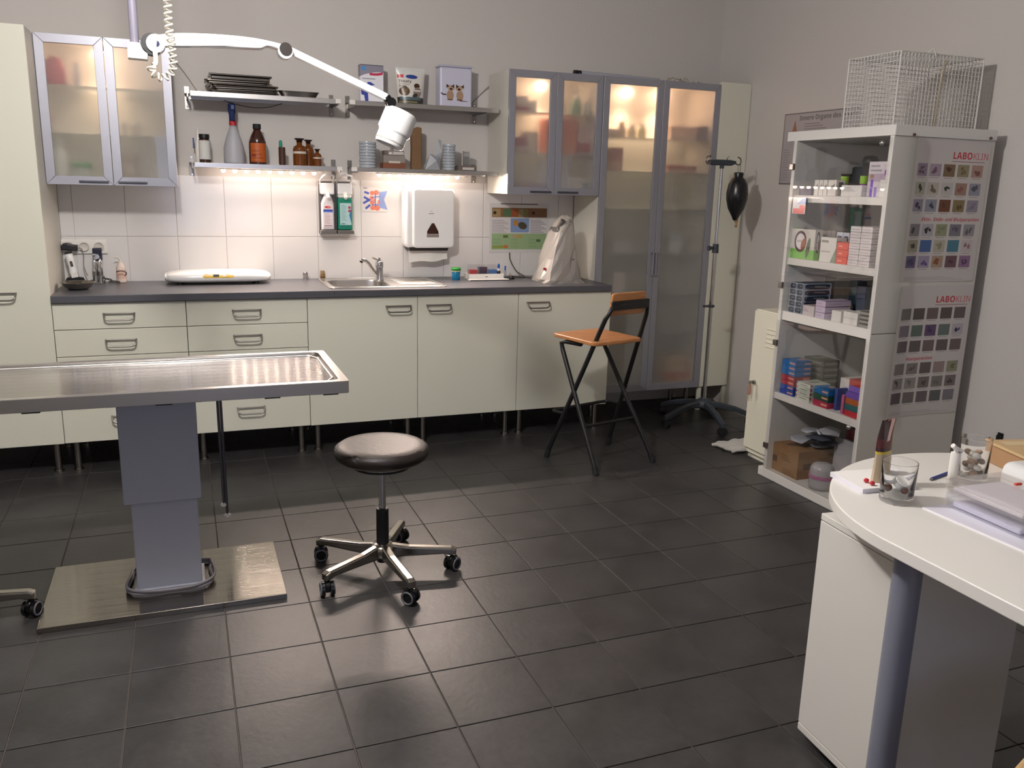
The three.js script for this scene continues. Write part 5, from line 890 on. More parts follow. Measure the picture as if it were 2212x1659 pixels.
// cartons on the shelf boards: the front face lies on x = xf, its pixel width and height give the size
let cartonN = 0;
function carton(name, label, group, lv, u0, u1, vt, xf, depth, mat, o = {}) {
  const y0 = (o.y ?? LV[lv]), v = o.v ?? vt, a = PX(u0, v, 'x', xf), b = PX(u1, v, 'x', xf), z0 = a.z, z1 = b.z, h = o.h ?? Math.max(0.012, PX((u0 + u1) / 2, vt, 'x', xf).y - y0);
  const t = thing(name, label, o.cat || 'carton', [xf, y0, (z0 + z1) / 2], o.turn || 0, group), w = z1 - z0;
  const g = B(0, 0, -w / 2, depth, h, w / 2, 0.0012);
  { let q = g.index ? g.toNonIndexed() : g; const p = q.attributes.position, n = q.attributes.normal, uv = new Float32Array(p.count * 2); for (let i = 0; i < p.count; i++) { const nx = Math.abs(n.getX(i)), ny = Math.abs(n.getY(i)); uv[2 * i] = nx > 0.6 ? (p.getZ(i) / w + 0.5) : p.getX(i) / depth; uv[2 * i + 1] = ny > 0.6 ? p.getZ(i) / w + 0.5 : p.getY(i) / h; } q.setAttribute('uv', new THREE.BufferAttribute(uv, 2)); part('carton', keep(q), mat, t); }
  return { t, y: y0 + h, h, w, z0, z1, xf };
}
function pile(n, name, label, group, lv, u0, u1, vt, xf, depth, mats, o = {}) {   // n cartons stacked to the height seen in the photograph
  const H = PX((u0 + u1) / 2, vt, 'x', xf).y - (o.y ?? LV[lv]), h = H / n; let y = o.y ?? LV[lv];
  for (let k = 0; k < n; k++) { carton(name, typeof label === 'function' ? label(k) : label, group, lv, u0, u1, vt, xf + rnd(-0.003, 0.003), depth, Array.isArray(mats) ? mats[k % mats.length] : mats, { y, h: h - 0.0005, v: o.v, turn: rnd(-0.02, 0.02) }); y += h; }
}
const pm = (key, base, draw) => printMat('c_' + key, (g, W, H) => { g.fillStyle = base; g.fillRect(0, 0, W, H); draw?.(g, W, H); }, 96, 64);
const XF = QX + 0.012;
// top compartment
carton('flat_carton', 'flat dark blue carton at the shelf corner beside the small white cartons', undefined, 4, 1727, 1753, 407, XF + 0.01, 0.1, pm('navyflat', '#1c2a5c'));
for (const [a, b] of [[1757.5, 1766.5], [1767.5, 1776], [1777, 1785], [1787, 1804.5]]) carton('vaccine_carton', b - a > 12 ? 'wider small white carton with grey dots beside the narrow white cartons' : 'narrow small white carton standing in a row on the top shelf board', b - a > 12 ? undefined : 'narrow white cartons on the top board', 4, a, b, 388.5, XF + 0.01, 0.05, pm('dots', '#e6e2dc', (g, W, H) => { g.fillStyle = '#5a564f'; g.beginPath(); g.arc(W * 0.75, H * 0.3, 5, 0, 7); g.arc(W * 0.75, H * 0.45, 5, 0, 7); g.arc(W * 0.12, H * 0.42, 4, 0, 7); g.fill(); }), { v: 418 });
{
  const p = PX(1811, 419, 'x', XF + 0.03), t = thing('ampoule_bottle', 'small grey bottle with dark cap beside the open white carton', 'bottle', [XF + 0.035, LV[4], p.z]);
  part('bottle', LA([[0, 0], [0.014, 0], [0.014, 0.035], [0.009, 0.042], [0, 0.042]]), C('#7d776f', 0.3), t); part('cap', CY(0, 0.042, 0, 0.0125, 0.02), C('#2f2c2a'), t);
}
carton('open_carton', 'open white display carton holding lime-capped bottles', undefined, 4, 1816, 1860, 400, XF + 0.006, 0.07, pm('opentray', '#e4e2de', (g, W, H) => lines(g, W * 0.08, H * 0.2, W * 0.6, 3, 9, '#9a9a9a', 3)), { v: 420 });
[[1821, 381, 'lime-capped bottle at the near-wall end of the open white carton'], [1863, 380, 'lime-capped bottle beside the lavender carton']].forEach(([u, v, label], k) => {
  const p = PX(u, 405, 'x', XF + 0.09), t = thing('lime_bottle', label, 'bottle', [XF + 0.095, LV[4], p.z]), h = PX(u, v, 'x', XF + 0.09).y - LV[4];
  part('bottle', LA([[0, 0], [0.016, 0], [0.016, h * 0.62], [0, h * 0.62]]), k ? C('#9a3a9a') : M.whitePlastic, t); part('cap', CY(0, h * 0.62, 0, 0.0185, h * 0.38), C('#8fc01f', 0.4), t);
});
carton('lavender_carton', 'big white and lavender carton with purple stripes at the end of the top board', undefined, 4, 1871, 1919, 349, XF + 0.03, 0.14, pm('lav', '#d8d0d6', (g, W, H) => { g.fillStyle = '#b8a8bc'; g.fillRect(0, H * 0.34, W, H * 0.22); g.fillStyle = '#8f5fae'; g.fillRect(W * 0.72, H * 0.24, W * 0.28, H * 0.14); g.fillStyle = '#7a4cc0'; g.fillRect(W * 0.14, H * 0.5, W * 0.12, H * 0.5); g.fillStyle = '#8f80d0'; g.fillRect(W * 0.33, H * 0.72, W * 0.12, H * 0.28); lines(g, W * 0.08, H * 0.1, W * 0.6, 2, 8, '#9a94a0', 3); g.fillStyle = '#a87860'; g.fillRect(W * 0.1, H * 0.36, W * 0.16, H * 0.1); }), { v: 420 });
carton('slim_carton', 'slim plain white carton in front of the lavender carton', undefined, 4, 1898, 1911, 388, XF + 0.004, 0.022, pm('plain', '#e6e3de'), { v: 422 });
{
  const t = thing('black_container', 'black lidded container at the back of the top board', 'container', [XF + 0.3, LV[4], PX(1868, 400, 'x', XF + 0.3).z + 0.02]);
  part('body', CB(0, 0, 0, 0.12, 0.14, 0.11, 0.01, 2), M.blackMat, t); part('knob', LA([[0, 0.14], [0.03, 0.14], [0.04, 0.165], [0.03, 0.19], [0, 0.195]]), M.black, t);
  const u = thing('black_container', 'lower black container beside the knobbed one at the back', 'container', [XF + 0.32, LV[4], PX(1845, 400, 'x', XF + 0.32).z]); part('body', CB(0, 0, 0, 0.1, 0.1, 0.09, 0.008, 2), M.blackMat, u); part('lid', CB(0, 0.1, 0, 0.104, 0.008, 0.094, 0.003), M.black, u);
}
{ // warning card hanging on the door
  const xf = QX - 0.0125, a = PX(1711, 461, 'x', xf), b = PX(1742, 427, 'x', xf);
  solo('hanging_card', 'plastic-sleeved card, blue above and red below, stuck on the glass door', 'card', (() => { const w = b.z - a.z, h = b.y - a.y, g = B(-0.001, 0, 0, 0.001, h, w, 0).toNonIndexed(), p = g.attributes.position, uv = new Float32Array(p.count * 2); for (let i = 0; i < p.count; i++) { uv[2 * i] = p.getZ(i) / w; uv[2 * i + 1] = p.getY(i) / h; } g.setAttribute('uv', new THREE.BufferAttribute(uv, 2)); return keep(g.translate(xf, a.y, a.z)); })(), printMat('warncard', (g, W, H) => { g.fillStyle = '#b9b6b8'; g.fillRect(0, 0, W, H); g.fillStyle = '#4a7ab8'; g.fillRect(W * 0.3, 2, W * 0.7, H * 0.38); g.fillStyle = '#d5d8da'; g.beginPath(); g.moveTo(W * 0.35, H * 0.38); g.lineTo(W * 0.75, 4); g.lineTo(W * 0.3, 4); g.fill(); g.fillStyle = '#cf3a3e'; g.fillRect(4, H * 0.68, W - 8, H * 0.3); g.fillRect(W * 0.55, H * 0.46, W * 0.42, H * 0.3); }, 64, 72, 0.2));
}
// second compartment
carton('wormer_carton', 'white carton with green base and a round cat picture', undefined, 3, 1703, 1757, 494, XF + 0.006, 0.045, pm('catbox', '#d6d2ca', (g, W, H) => { g.fillStyle = '#7cc04e'; g.fillRect(0, H * 0.68, W, H * 0.32); g.strokeStyle = '#4a2a34'; g.lineWidth = 7; g.beginPath(); g.arc(W * 0.44, H * 0.42, H * 0.3, 0, 7); g.stroke(); g.fillStyle = '#e4e0e0'; g.beginPath(); g.arc(W * 0.44, H * 0.42, H * 0.27, 0, 7); g.fill(); g.fillStyle = '#a0563a'; g.beginPath(); g.ellipse(W * 0.56, H * 0.5, 8, 13, 0.4, 0, 7); g.fill(); g.fillStyle = '#5c6a54'; g.beginPath(); g.ellipse(W * 0.76, H * 0.62, 7, 22, 0.2, 0, 7); g.fill(); g.fillStyle = '#b8b4aa'; g.fillRect(W * 0.3, H * 0.38, 18, 4); }), { v: 550 });
for (let k = 0; k < 4; k++) carton('striped_carton', 'grey carton with maroon end standing behind the wormer carton', 'maroon-ended cartons on the second board', 3, 1761 + k * 10.4, 1770.5 + k * 10.4, 498, XF + 0.1, 0.12, pm('maroon', '#9c938c', (g, W, H) => { g.fillStyle = '#7a1f2a'; g.fillRect(W * 0.1, H * 0.55, W * 0.6, H * 0.42); }), { v: 530 });
for (let k = 0; k < 2; k++) carton('navy_frame_carton', 'navy carton with rounded white frame standing behind the orange-red cartons', 'white-framed navy cartons on the second board', 3, 1804 + k * 14.2, 1817 + k * 14.2, 501 + k, XF + 0.075, 0.12, printMat('c_navyframe', (g, W, H) => { g.fillStyle = '#c9cdd8'; g.fillRect(0, 0, W, H); g.fillStyle = '#16224c'; g.beginPath(); g.roundRect ? g.roundRect(10, 8, W - 20, H - 14, 12) : g.rect(10, 8, W - 20, H - 14); g.fill(); }, 96, 64), { v: 540 });
carton('tablet_carton', 'white tablet carton with a green lower corner beside the orange-red cartons', undefined, 3, 1769, 1803, 512.5, XF + 0.008, 0.06, pm('tablet', '#e0ded8', (g, W, H) => { g.fillStyle = '#8a8478'; g.fillRect(W * 0.06, H * 0.12, W * 0.45, H * 0.09); g.fillStyle = '#b0aca4'; g.fillRect(W * 0.06, H * 0.55, W * 0.6, 3); g.fillStyle = '#7f9a80'; g.beginPath(); g.moveTo(W, H * 0.4); g.lineTo(W * 0.7, H); g.lineTo(W, H); g.fill(); }), { v: 560 });
pile(3, 'orange_carton', (k) => `small orange-red carton, ${['bottom', 'middle', 'top'][k]} of the pile of three`, 'orange-red cartons on the second board', 3, 1805, 1829, 523, XF + 0.004, 0.05, pm('orange', '#e2472c', (g, W, H) => { g.fillStyle = '#f0a894'; g.fillRect(W * 0.15, H * 0.45, W * 0.35, H * 0.2); g.fillStyle = '#c03820'; g.fillRect(0, 0, W, 5); }), { v: 566 });
for (const [a, b] of [[1829.5, 1852], [1853, 1877]]) pile(7, 'white_carton', a < 1840 ? 'flat white carton in the pile touching the orange-red cartons' : 'flat white carton in the pile beside the shelf side', a < 1840 ? 'white carton pile beside the orange-red cartons' : 'white carton pile at the shelf side', 3, a, b, a < 1840 ? 488 : 489, XF + 0.006, 0.15, pm('whitelong', '#ddd6d6', (g, W, H) => { g.fillStyle = '#b4aaae'; g.fillRect(W * 0.1, H * 0.5, W * 0.75, H * 0.12); g.fillStyle = '#8c8486'; g.fillRect(0, 0, W, 4); }), { v: 570 });
// third compartment
carton('leaflet', 'grey printed leaflet standing behind the navy cartons', undefined, 2, 1704, 1800, 586, XF + 0.24, 0.004, pm('leaf', '#a8a49e', (g, W, H) => lines(g, 4, 6, 60, 5, 6, '#7a7670', 2)), { v: 640, cat: 'leaflet' });
for (const [a, b] of [[1702, 1715.5], [1716.5, 1730.5]]) pile(5, 'navy_carton', a < 1710 ? 'long navy carton with white rounded end, in the pile next to the shelf post' : 'long navy carton with white rounded end, in the pile next to the lavender cartons', a < 1710 ? 'navy carton pile at the post' : 'navy carton pile by the lavender cartons', 2, a, b, a < 1710 ? 609 : 611, XF + 0.006, 0.17, printMat('c_navylong', (g, W, H) => { g.fillStyle = '#b4bcca'; g.fillRect(0, 0, W, H); g.fillStyle = '#20304a'; g.beginPath(); g.roundRect ? g.roundRect(7, 7, W - 12, H - 10, 14) : g.rect(7, 7, W - 12, H - 10); g.fill(); g.fillStyle = '#8a8c84'; g.fillRect(W * 0.4, H * 0.4, W * 0.4, H * 0.16); }, 96, 64), { v: 668 });
pile(3, 'lavender_small_carton', (k) => `pale lavender carton, ${['bottom', 'middle', 'top'][k]} of the pile in front of the navy cartons`, 'lavender cartons on the third board', 2, 1760, 1781, 648, XF + 0.004, 0.15, pm('lavs', '#cdbfd4', (g, W, H) => { g.fillStyle = '#8f6f98'; g.fillRect(0, 0, W, 6); g.fillStyle = '#b0a0ba'; g.fillRect(W * 0.15, H * 0.5, W * 0.5, H * 0.14); }), { v: 680 });
carton('cream_carton', 'small creamy carton lying between the navy and lavender cartons', undefined, 2, 1733, 1758, 660, XF + 0.002, 0.11, pm('cream', '#d0c6c8', (g, W, H) => lines(g, W * 0.1, H * 0.4, W * 0.5, 2, 9, '#a09098', 4)), { v: 676 });
pile(1, 'white_small_carton', 'single white carton lying beside the lavender pile', undefined, 2, 1795, 1816, 671, XF + 0.004, 0.1, pm('plain', '#e6e3de'), { v: 688 });
pile(2, 'white_small_carton', (k) => `white carton, ${['lower', 'upper'][k]} of two beside the black-edged boxes`, 'white cartons on the third board', 2, 1820, 1851, 674, XF + 0.004, 0.12, pm('plain', '#e6e3de'), { v: 698 });
pile(4, 'black_edged_box', 'flat grey box with black edge in the pile at the shelf side', 'black-edged boxes on the third board', 2, 1855, 1879, 671, XF + 0.008, 0.2, pm('bedge', '#8f8c88', (g, W, H) => { g.fillStyle = '#161414'; g.fillRect(0, 0, W, H * 0.34); }), { v: 700 });
carton('blue_pack', 'tall dark teal pack at the back of the third board', undefined, 2, 1832, 1848, 606, XF + 0.2, 0.06, pm('teal', '#16303e', (g, W, H) => { g.fillStyle = '#5c6a70'; g.fillRect(W * 0.1, H * 0.66, W * 0.7, H * 0.1); }), { v: 650 });
carton('blue_pack', 'tall deep blue pack with pale band at the back of the third board', undefined, 2, 1849, 1868, 618, XF + 0.2, 0.06, pm('deep', '#14284e', (g, W, H) => { g.fillStyle = '#6a7a8a'; g.fillRect(W * 0.1, H * 0.74, W * 0.6, H * 0.1); }), { v: 650 });
// fourth compartment
const six = (key, c) => pm(key, c, (g, W, H) => { g.fillStyle = '#d89a80'; g.fillRect(W * 0.55, H * 0.35, W * 0.4, H * 0.3); g.fillStyle = '#0d3d6a'; g.fillRect(0, 0, W, 4); });
pile(7, 'suture_carton', (k) => `${['blue', 'blue', 'red', 'red', 'bright blue', 'bright blue', 'bright blue'][k]} suture carton, number ${['one', 'two', 'three', 'four', 'five', 'six', 'seven'][k]} from the board up`, 'suture cartons on the fourth board', 1, 1684, 1713, 776, XF + 0.006, 0.1, [six('sb', '#24459a'), six('sb', '#24459a'), six('sr', '#a8283a'), six('sr', '#a8283a'), six('sbb', '#1b6ab0'), six('sbb', '#1b6ab0'), six('sbb', '#1b6ab0')], { v: 846 });
pile(6, 'glove_carton', 'flat grey-green carton in the pile behind the suture cartons', 'grey-green cartons on the fourth board', 1, 1722, 1776, 772, XF + 0.16, 0.1, pm('gg', '#6d6c60', (g, W, H) => { g.fillStyle = '#98958a'; g.fillRect(W * 0.1, H * 0.4, W * 0.8, H * 0.25); g.fillStyle = '#48463e'; g.fillRect(0, 0, W, 6); }), { v: 820 });
pile(4, 'mint_carton', 'white and mint carton in the low pile between the suture cartons', 'mint cartons on the fourth board', 1, 1717, 1748, 826, XF + 0.01, 0.12, pm('mint', '#c9cec0', (g, W, H) => { g.fillStyle = '#7f8f80'; g.fillRect(W * 0.3, H * 0.4, W * 0.5, H * 0.2); g.fillStyle = '#a8547a'; g.fillRect(0, 0, W * 0.1, H * 0.5); }), { v: 862 });
pile(3, 'catgut_carton', (k) => `${['crimson', 'dark green', 'bright blue'][k]} carton of the low pile beside the blue folder`, 'coloured cartons on the fourth board', 1, 1755, 1787, 837, XF + 0.006, 0.08, [six('cr', '#b02a48'), six('cg', '#24503c'), six('cb', '#1f6aa8')], { v: 875 });
carton('folder', 'standing blue folder beside the coloured cartons', undefined, 1, 1800, 1806, 838, XF + 0.03, 0.12, C('#3c4a8a'), { v: 880, cat: 'folder' });
carton('file_box', 'white magazine file standing behind the purple and red packs', undefined, 1, 1810, 1856, 820, XF + 0.09, 0.2, C('#cfcac6'), { v: 870, cat: 'file box' });
carton('pink_pack', 'narrow pink pack standing beside the red and purple packs', undefined, 1, 1815.5, 1821.5, 852, XF + 0.012, 0.06, C('#b0567e'), { v: 880 });
{
  const cs = [['bright red', '#b3252e'], ['teal', '#1f5a5e'], ['orange-brown', '#a0501e'], ['purple', '#6a4aa8'], ['light purple', '#7a5cb4'], ['dull red', '#a8322a']]; const H = PX(1840, 822, 'x', XF).y - LV[1], h = H / 6; let y = LV[1];
  cs.forEach(([nm, c], k) => { carton('bandage_pack', `${nm} bandage pack in the pile at the shelf side`, 'bandage packs on the fourth board', 1, 1824 + (k > 3 ? 4 : 0), 1857, 870, XF + 0.008 + (k > 3 ? 0.012 : 0), 0.09, C(c), { y, h: h - 0.0005, v: 880, turn: rnd(-0.03, 0.03) }); y += h; });
}
// bottom compartment
{
  const b = carton('cardboard_box', 'brown shipping cardboard box on the shelf base', undefined, 0, 1659, 1722, 962, XF + 0.02, 0.3, printMat('ship', (g, W, H) => { g.fillStyle = '#94704a'; g.fillRect(0, 0, W, H); g.fillStyle = '#5c4028'; g.fillRect(W * 0.12, H * 0.45, W * 0.16, H * 0.22); lines(g, W * 0.42, H * 0.3, W * 0.34, 3, 8, '#6a4c30', 3); lines(g, W * 0.5, H * 0.78, W * 0.44, 3, 7, '#6f5234', 3); }, 192, 96, 0.8), { v: 1015, cat: 'box' });
  part('tape_seam', B(0.01, b.h, -0.004, 0.29, b.h + 0.0008, 0.004, 0), C('#7a5a3a'), b.t);
  const t = thing('instrument_pouch', 'crumpled grey sterile pouches heaped on the brown cardboard box', 'pouches', [XF + 0.15, b.y + 0.001, (b.z0 + b.z1) / 2 + 0.09]);
  for (let k = 0; k < 12; k++) { const pts = [], cx = rnd(-0.06, 0.08), cz = rnd(-0.08, 0.09), y = 0.001 + k * 0.009, sx = rnd(-0.25, 0.25), sz = rnd(-0.3, 0.3); for (let i = 0; i < 9; i++) { const a = i / 9 * 6.283, r = rnd(0.035, 0.075), px = Math.cos(a) * r, pz = Math.sin(a) * r; pts.push(V(cx + px, Math.max(0.001, y + rnd(0.022) + k / 12 * (sx * px + sz * pz)), cz + pz)); } part('pouch', new ConvexGeometry(pts), k % 3 === 1 ? C('#4a4e60', 0.35) : C(k % 2 ? '#aeb0b8' : '#8c8f99', 0.3), t); }
}
carton('storage_carton', 'plain white storage carton at the back corner of the shelf base', undefined, 0, 1800, 1842, 948, XF + 0.2, 0.2, C('#a9a7aa'), { v: 985, cat: 'box' });
carton('red_carton', 'dark red carton standing on the white storage carton', undefined, 0, 1826, 1846, 925, XF + 0.22, 0.1, C('#6a1a24'), { v: 950, y: PX(1821, 948, 'x', XF + 0.2).y + 0.0, cat: 'box' });
{
  const a = PX(1746, 1050, 'x', XF + 0.05), b = PX(1790, 1050, 'x', XF + 0.05), w = 0.11, t = thing('swab_bag', 'clear plastic bag of swabs with a pink band on the shelf base', 'bag', [XF + 0.06, LV[0], a.z + 0.075]);
  part('bag', LA([[0, 0], [0.058, 0], [0.062, 0.02], [0.06, 0.1], [0.045, 0.125], [0.02, 0.13], [0, 0.13]], 0, 0, 0, 10), phy('#c9c6c8', 0.25, { transmission: 0.35, thickness: 0 }), t);
  part('band', LA([[0.0635, 0.058], [0.0645, 0.058], [0.064, 0.075], [0.0632, 0.075]], 0, 0, 0, 10), C('#b06a92'), t);
}
// ---------- laboratory posters on the shelf side ----------
function labPoster(u, v, seedCols, title, label) {   // four corner pixels on the shelf side
  const zf = QZ1 + 0.0012, c = u.map((x, i) => PX(x, v[i], 'z', zf)), y1 = (c[0].y + c[1].y) / 2, y0 = (c[2].y + c[3].y) / 2, x0 = (c[0].x + c[2].x) / 2, x1 = (c[1].x + c[3].x) / 2;
  const tex = canvasTex(512, 760, (g, W, H) => {
    g.fillStyle = '#c8c3bf'; g.fillRect(0, 0, W, H); g.fillStyle = '#c02a38'; g.font = 'bold 50px sans-serif'; g.fillText('LABO', W * 0.52, H * 0.13); const tw = g.measureText('LABO').width; g.font = '50px sans-serif'; g.fillStyle = '#c8606a'; g.fillText('KLIN', W * 0.52 + tw, H * 0.13); g.fillStyle = '#8a4a50'; g.fillRect(W * 0.52, H * 0.145, W * 0.42, 3);
    const ys = [0.17, 0.3, 0.42, 0.595, 0.71, 0.825]; let i = 0;
    for (const yy of ys) for (let k = 0; k < 5; k++) {
      const x = W * (0.07 + k * 0.178), y = H * yy * 0.985, s = W * 0.146, h = H * 0.086, [bg, fg] = seedCols[i++ % seedCols.length]; g.fillStyle = bg; g.fillRect(x, y, s, h);
      if (fg) { g.fillStyle = fg; for (let q = 0; q < 5; q++) { g.beginPath(); g.ellipse(x + s * (0.3 + rnd(0.4)), y + h * (0.3 + rnd(0.4)), 4 + rnd(10), 4 + rnd(8), rnd(3), 0, 7); g.fill(); } }
      g.fillStyle = '#8f8884'; g.fillRect(x + s * 0.1, y + h + 6, s * 0.75, 3);
    }
    g.fillStyle = '#b83a44'; g.font = 'bold italic 26px sans-serif'; g.fillText(title, W * 0.22, H * 0.565); lines(g, W * 0.07, H * 0.965, W * 0.8, 3, 7, '#a09a96', 2);
  });
  const nx = 16, pos = [], uv = [], idx = [];
  for (let j = 0; j <= 1; j++) for (let i = 0; i <= nx; i++) { const s = i / nx; pos.push(x0 + (x1 - x0) * s, j ? y1 : y0, zf + 0.0008 + 0.026 * Math.max(0, 0.22 - s) ** 2 / 0.0484 + 0.001 * Math.sin(s * 9)); uv.push(s, j); }
  for (let i = 0; i < nx; i++) idx.push(i, i + 1, i + nx + 1, i + 1, i + nx + 2, i + nx + 1);
  const g = new THREE.BufferGeometry(); g.setAttribute('position', new THREE.Float32BufferAttribute(pos, 3)); g.setAttribute('uv', new THREE.Float32BufferAttribute(uv, 2)); g.setIndex(idx); g.computeVertexNormals();
  const bk = g.clone(); bk.translate(0, 0, -0.0007);
  const t = thing('lab_poster', label, 'poster'); part('sheet', keep(g), std('#ffffff', 0.45, { map: tex, side: THREE.DoubleSide }), t); part('backing', keep(bk), std('#c9c5c0', 0.6, { side: THREE.DoubleSide }), t);
}
labPoster([1970, 2137, 1936, 2106], [302, 302, 608, 608], [['#8f7f92', '#5a3a4a'], ['#9c8c9a', '#6a4a5a'], ['#7a6248', '#4a3020'], ['#8f8468', '#6d6038'], ['#a8887c', '#7a4a44'], ['#a8aa98', '#2f2c1c'], ['#b0aca0', '#6a5f48'], ['#b8b4ae', '#22241a'], ['#9a7c6e', '#8a5a48'], ['#8c8c98', '#4a4e5a'], ['#8f8a9c', '#2f1f30'], ['#8c8e9a', '#3a3c4a'], ['#6a3c22', '#54301c'], ['#80704a', '#5a4a28'], ['#8c8694', '#7a7284'], ['#7f7c80', '#3c3a34'], ['#a8a4a8', '#1c181c'], ['#8f9272', '#7d8060'], ['#76727c', '#5a5664'], ['#8f8d90', '#5f5a5c'], ['#9c9680', '#3c3618'], ['#3f5f92', ''], ['#aeaa9a', '#90886c'], ['#43788a', ''], ['#c0b6b6', '#8f6a72'], ['#5a4f72', '#3a2f58'], ['#9a90a8', '#5f4f80'], ['#a8907c', '#8a4a2a'], ['#6a4a54', '#4a2c38'], ['#8c6a8a', '#4a2a54']], 'Ekto-, Endo- und Blutparasiten', 'laboratory poster with coloured parasite photographs, pinned under the shelf top');
labPoster([1936, 2097, 1904, 2071], [622, 612, 900, 890], [['#6f6c60', ''], ['#544c48', ''], ['#6a5c58', ''], ['#544a46', ''], ['#5f5254', ''], ['#79727c', ''], ['#5a6a62', ''], ['#5a4466', '#3a2450'], ['#62706a', ''], ['#b0aab0', '#2a1c4c'], ['#5f5858', ''], ['#5c5454', ''], ['#6c5e5a', ''], ['#5e5656', ''], ['#685a58', ''], ['#7a7470', ''], ['#7c7672', '#5a524e'], ['#5f5654', ''], ['#94827e', ''], ['#8c8c72', '#6a6a4c'], ['#8c8684', '#3a3432'], ['#8f8a84', '#6f6a66'], ['#736a64', '#4a4440'], ['#7c7870', '#6a665c'], ['#746a68', '#3f3838'], ['#544c50', ''], ['#6c6664', ''], ['#665e60', ''], ['#5c5e5c', ''], ['#76727a', '']], 'Hautparasiten', 'laboratory poster with mostly grey photographs, hung below the coloured parasite poster');
// ---------- wire basket on the shelf ----------
{
  const x0 = 3.475, x1 = 3.945, z0 = 1.885, z1 = 2.19, y0 = 1.752, y1 = 2.055, t = thing('wire_cage', 'white wire mesh cage with a hinged middle bar on top of the display shelf', 'cage'), r = 0.0017;
  const wires = (fn, n) => { const o = []; for (let k = 1; k < n; k++) o.push(fn(k / n)); return o; }, w = (a, b) => BAR(a, b, r, 5), L = (a, b, k) => a + (b - a) * k, wm = C('#d6d3ce', 0.45);
  const P8 = [[x0, z0], [x1, z0], [x1, z1], [x0, z1]];
  part('frame', [...P8.map(([x, z]) => BAR([x, y0, z], [x, y1, z], 0.004, 8)), ...[y0 + 0.004, y1].flatMap(y => P8.map(([x, z], i) => BAR([x, y, z], [P8[(i + 1) % 4][0], y, P8[(i + 1) % 4][1]], 0.0028, 8)))], wm, t);
  for (const x of [x0, x1]) part('mesh_end', [...wires(k => w([x, L(y0, y1, k), z0], [x, L(y0, y1, k), z1]), 16), ...wires(k => w([x, y0, L(z0, z1, k)], [x, y1, L(z0, z1, k)]), 16)], wm, t);
  for (const z of [z0, z1]) part('mesh_side', [...wires(k => w([x0, L(y0, y1, k), z], [x1, L(y0, y1, k), z]), 16), ...wires(k => w([L(x0, x1, k), y0, z], [L(x0, x1, k), y1, z]), 24)], wm, t);
  part('mesh_floor', [...wires(k => w([x0, y0 + 0.002, L(z0, z1, k)], [x1, y0 + 0.002, L(z0, z1, k)]), 16), ...wires(k => w([L(x0, x1, k), y0 + 0.002, z0], [L(x0, x1, k), y0 + 0.002, z1]), 26)], wm, t);
  const lid = part('lid', [...wires(k => w([x0, y1 + 0.003, L(z0, z1, k)], [x1, y1 + 0.003, L(z0, z1, k)]), 14), ...wires(k => w([L(x0, x1, k), y1 + 0.003, z0], [L(x0, x1, k), y1 + 0.003, z1]), 24)], wm, t);
  part('hinge_rod', [BAR([(x0 + x1) / 2 - 0.01, y0, z1 + 0.003], [(x0 + x1) / 2 + 0.005, y1 - 0.02, z1 + 0.003], 0.0026, 8)], C('#b0a284', 0.6), t);
  part('latch', [TU([[3.64, y1 + 0.004, z1 - 0.02], [3.65, y1 + 0.02, z1], [3.66, y1 - 0.01, z1 + 0.006]], 0.003, 14, 6)], wm, lid);
}
// ---------- poster on the right wall ----------
{
  const xf = RX1 - 0.002, a = PX(1697, 247, 'x', xf), b = PX(1682, 398, 'x', xf), z0 = (a.z + b.z) / 2, z1 = z0 + 0.62, y1 = a.y, y0 = b.y;
  const tex = canvasTex(384, 256, (g, W, H) => { g.fillStyle = '#a9a4a6'; g.fillRect(0, 0, W, H); g.strokeStyle = '#6a6466'; g.lineWidth = 4; g.strokeRect(2, 2, W - 4, H - 4); g.fillStyle = '#5a5656'; g.font = 'bold 24px sans-serif'; g.fillText('Innere Organe des Hundes', W * 0.22, 28); g.font = '12px sans-serif'; lines(g, W * 0.3, 40, W * 0.3, 3, 9, '#7d787a', 3); g.fillStyle = '#9a6450'; g.beginPath(); g.moveTo(W * 0.16, 24); g.lineTo(W * 0.21, 78); g.lineTo(W * 0.12, 78); g.fill(); g.fillStyle = '#33292a'; g.beginPath(); g.ellipse(W * 0.52, 92, 46, 26, 0, 0, 7); g.fill(); lines(g, W * 0.03, 130, W * 0.1, 13, 9, '#7d787a', 2); g.fillStyle = '#8a5a50'; g.fillRect(W * 0.25, 120, W * 0.5, 90); });
  const g = B(-0.001, y0, z0, 0.001, y1, z1, 0).toNonIndexed(), p = g.attributes.position, uv = new Float32Array(p.count * 2); for (let i = 0; i < p.count; i++) { uv[2 * i] = (p.getZ(i) - z0) / (z1 - z0); uv[2 * i + 1] = (p.getY(i) - y0) / (y1 - y0); } g.setAttribute('uv', new THREE.BufferAttribute(uv, 2));
  solo('anatomy_poster', 'grey framed anatomy poster on the wall behind the display shelf', 'poster', keep(g.translate(xf, 0, 0)), std('#ffffff', 0.4, { map: tex }));
}
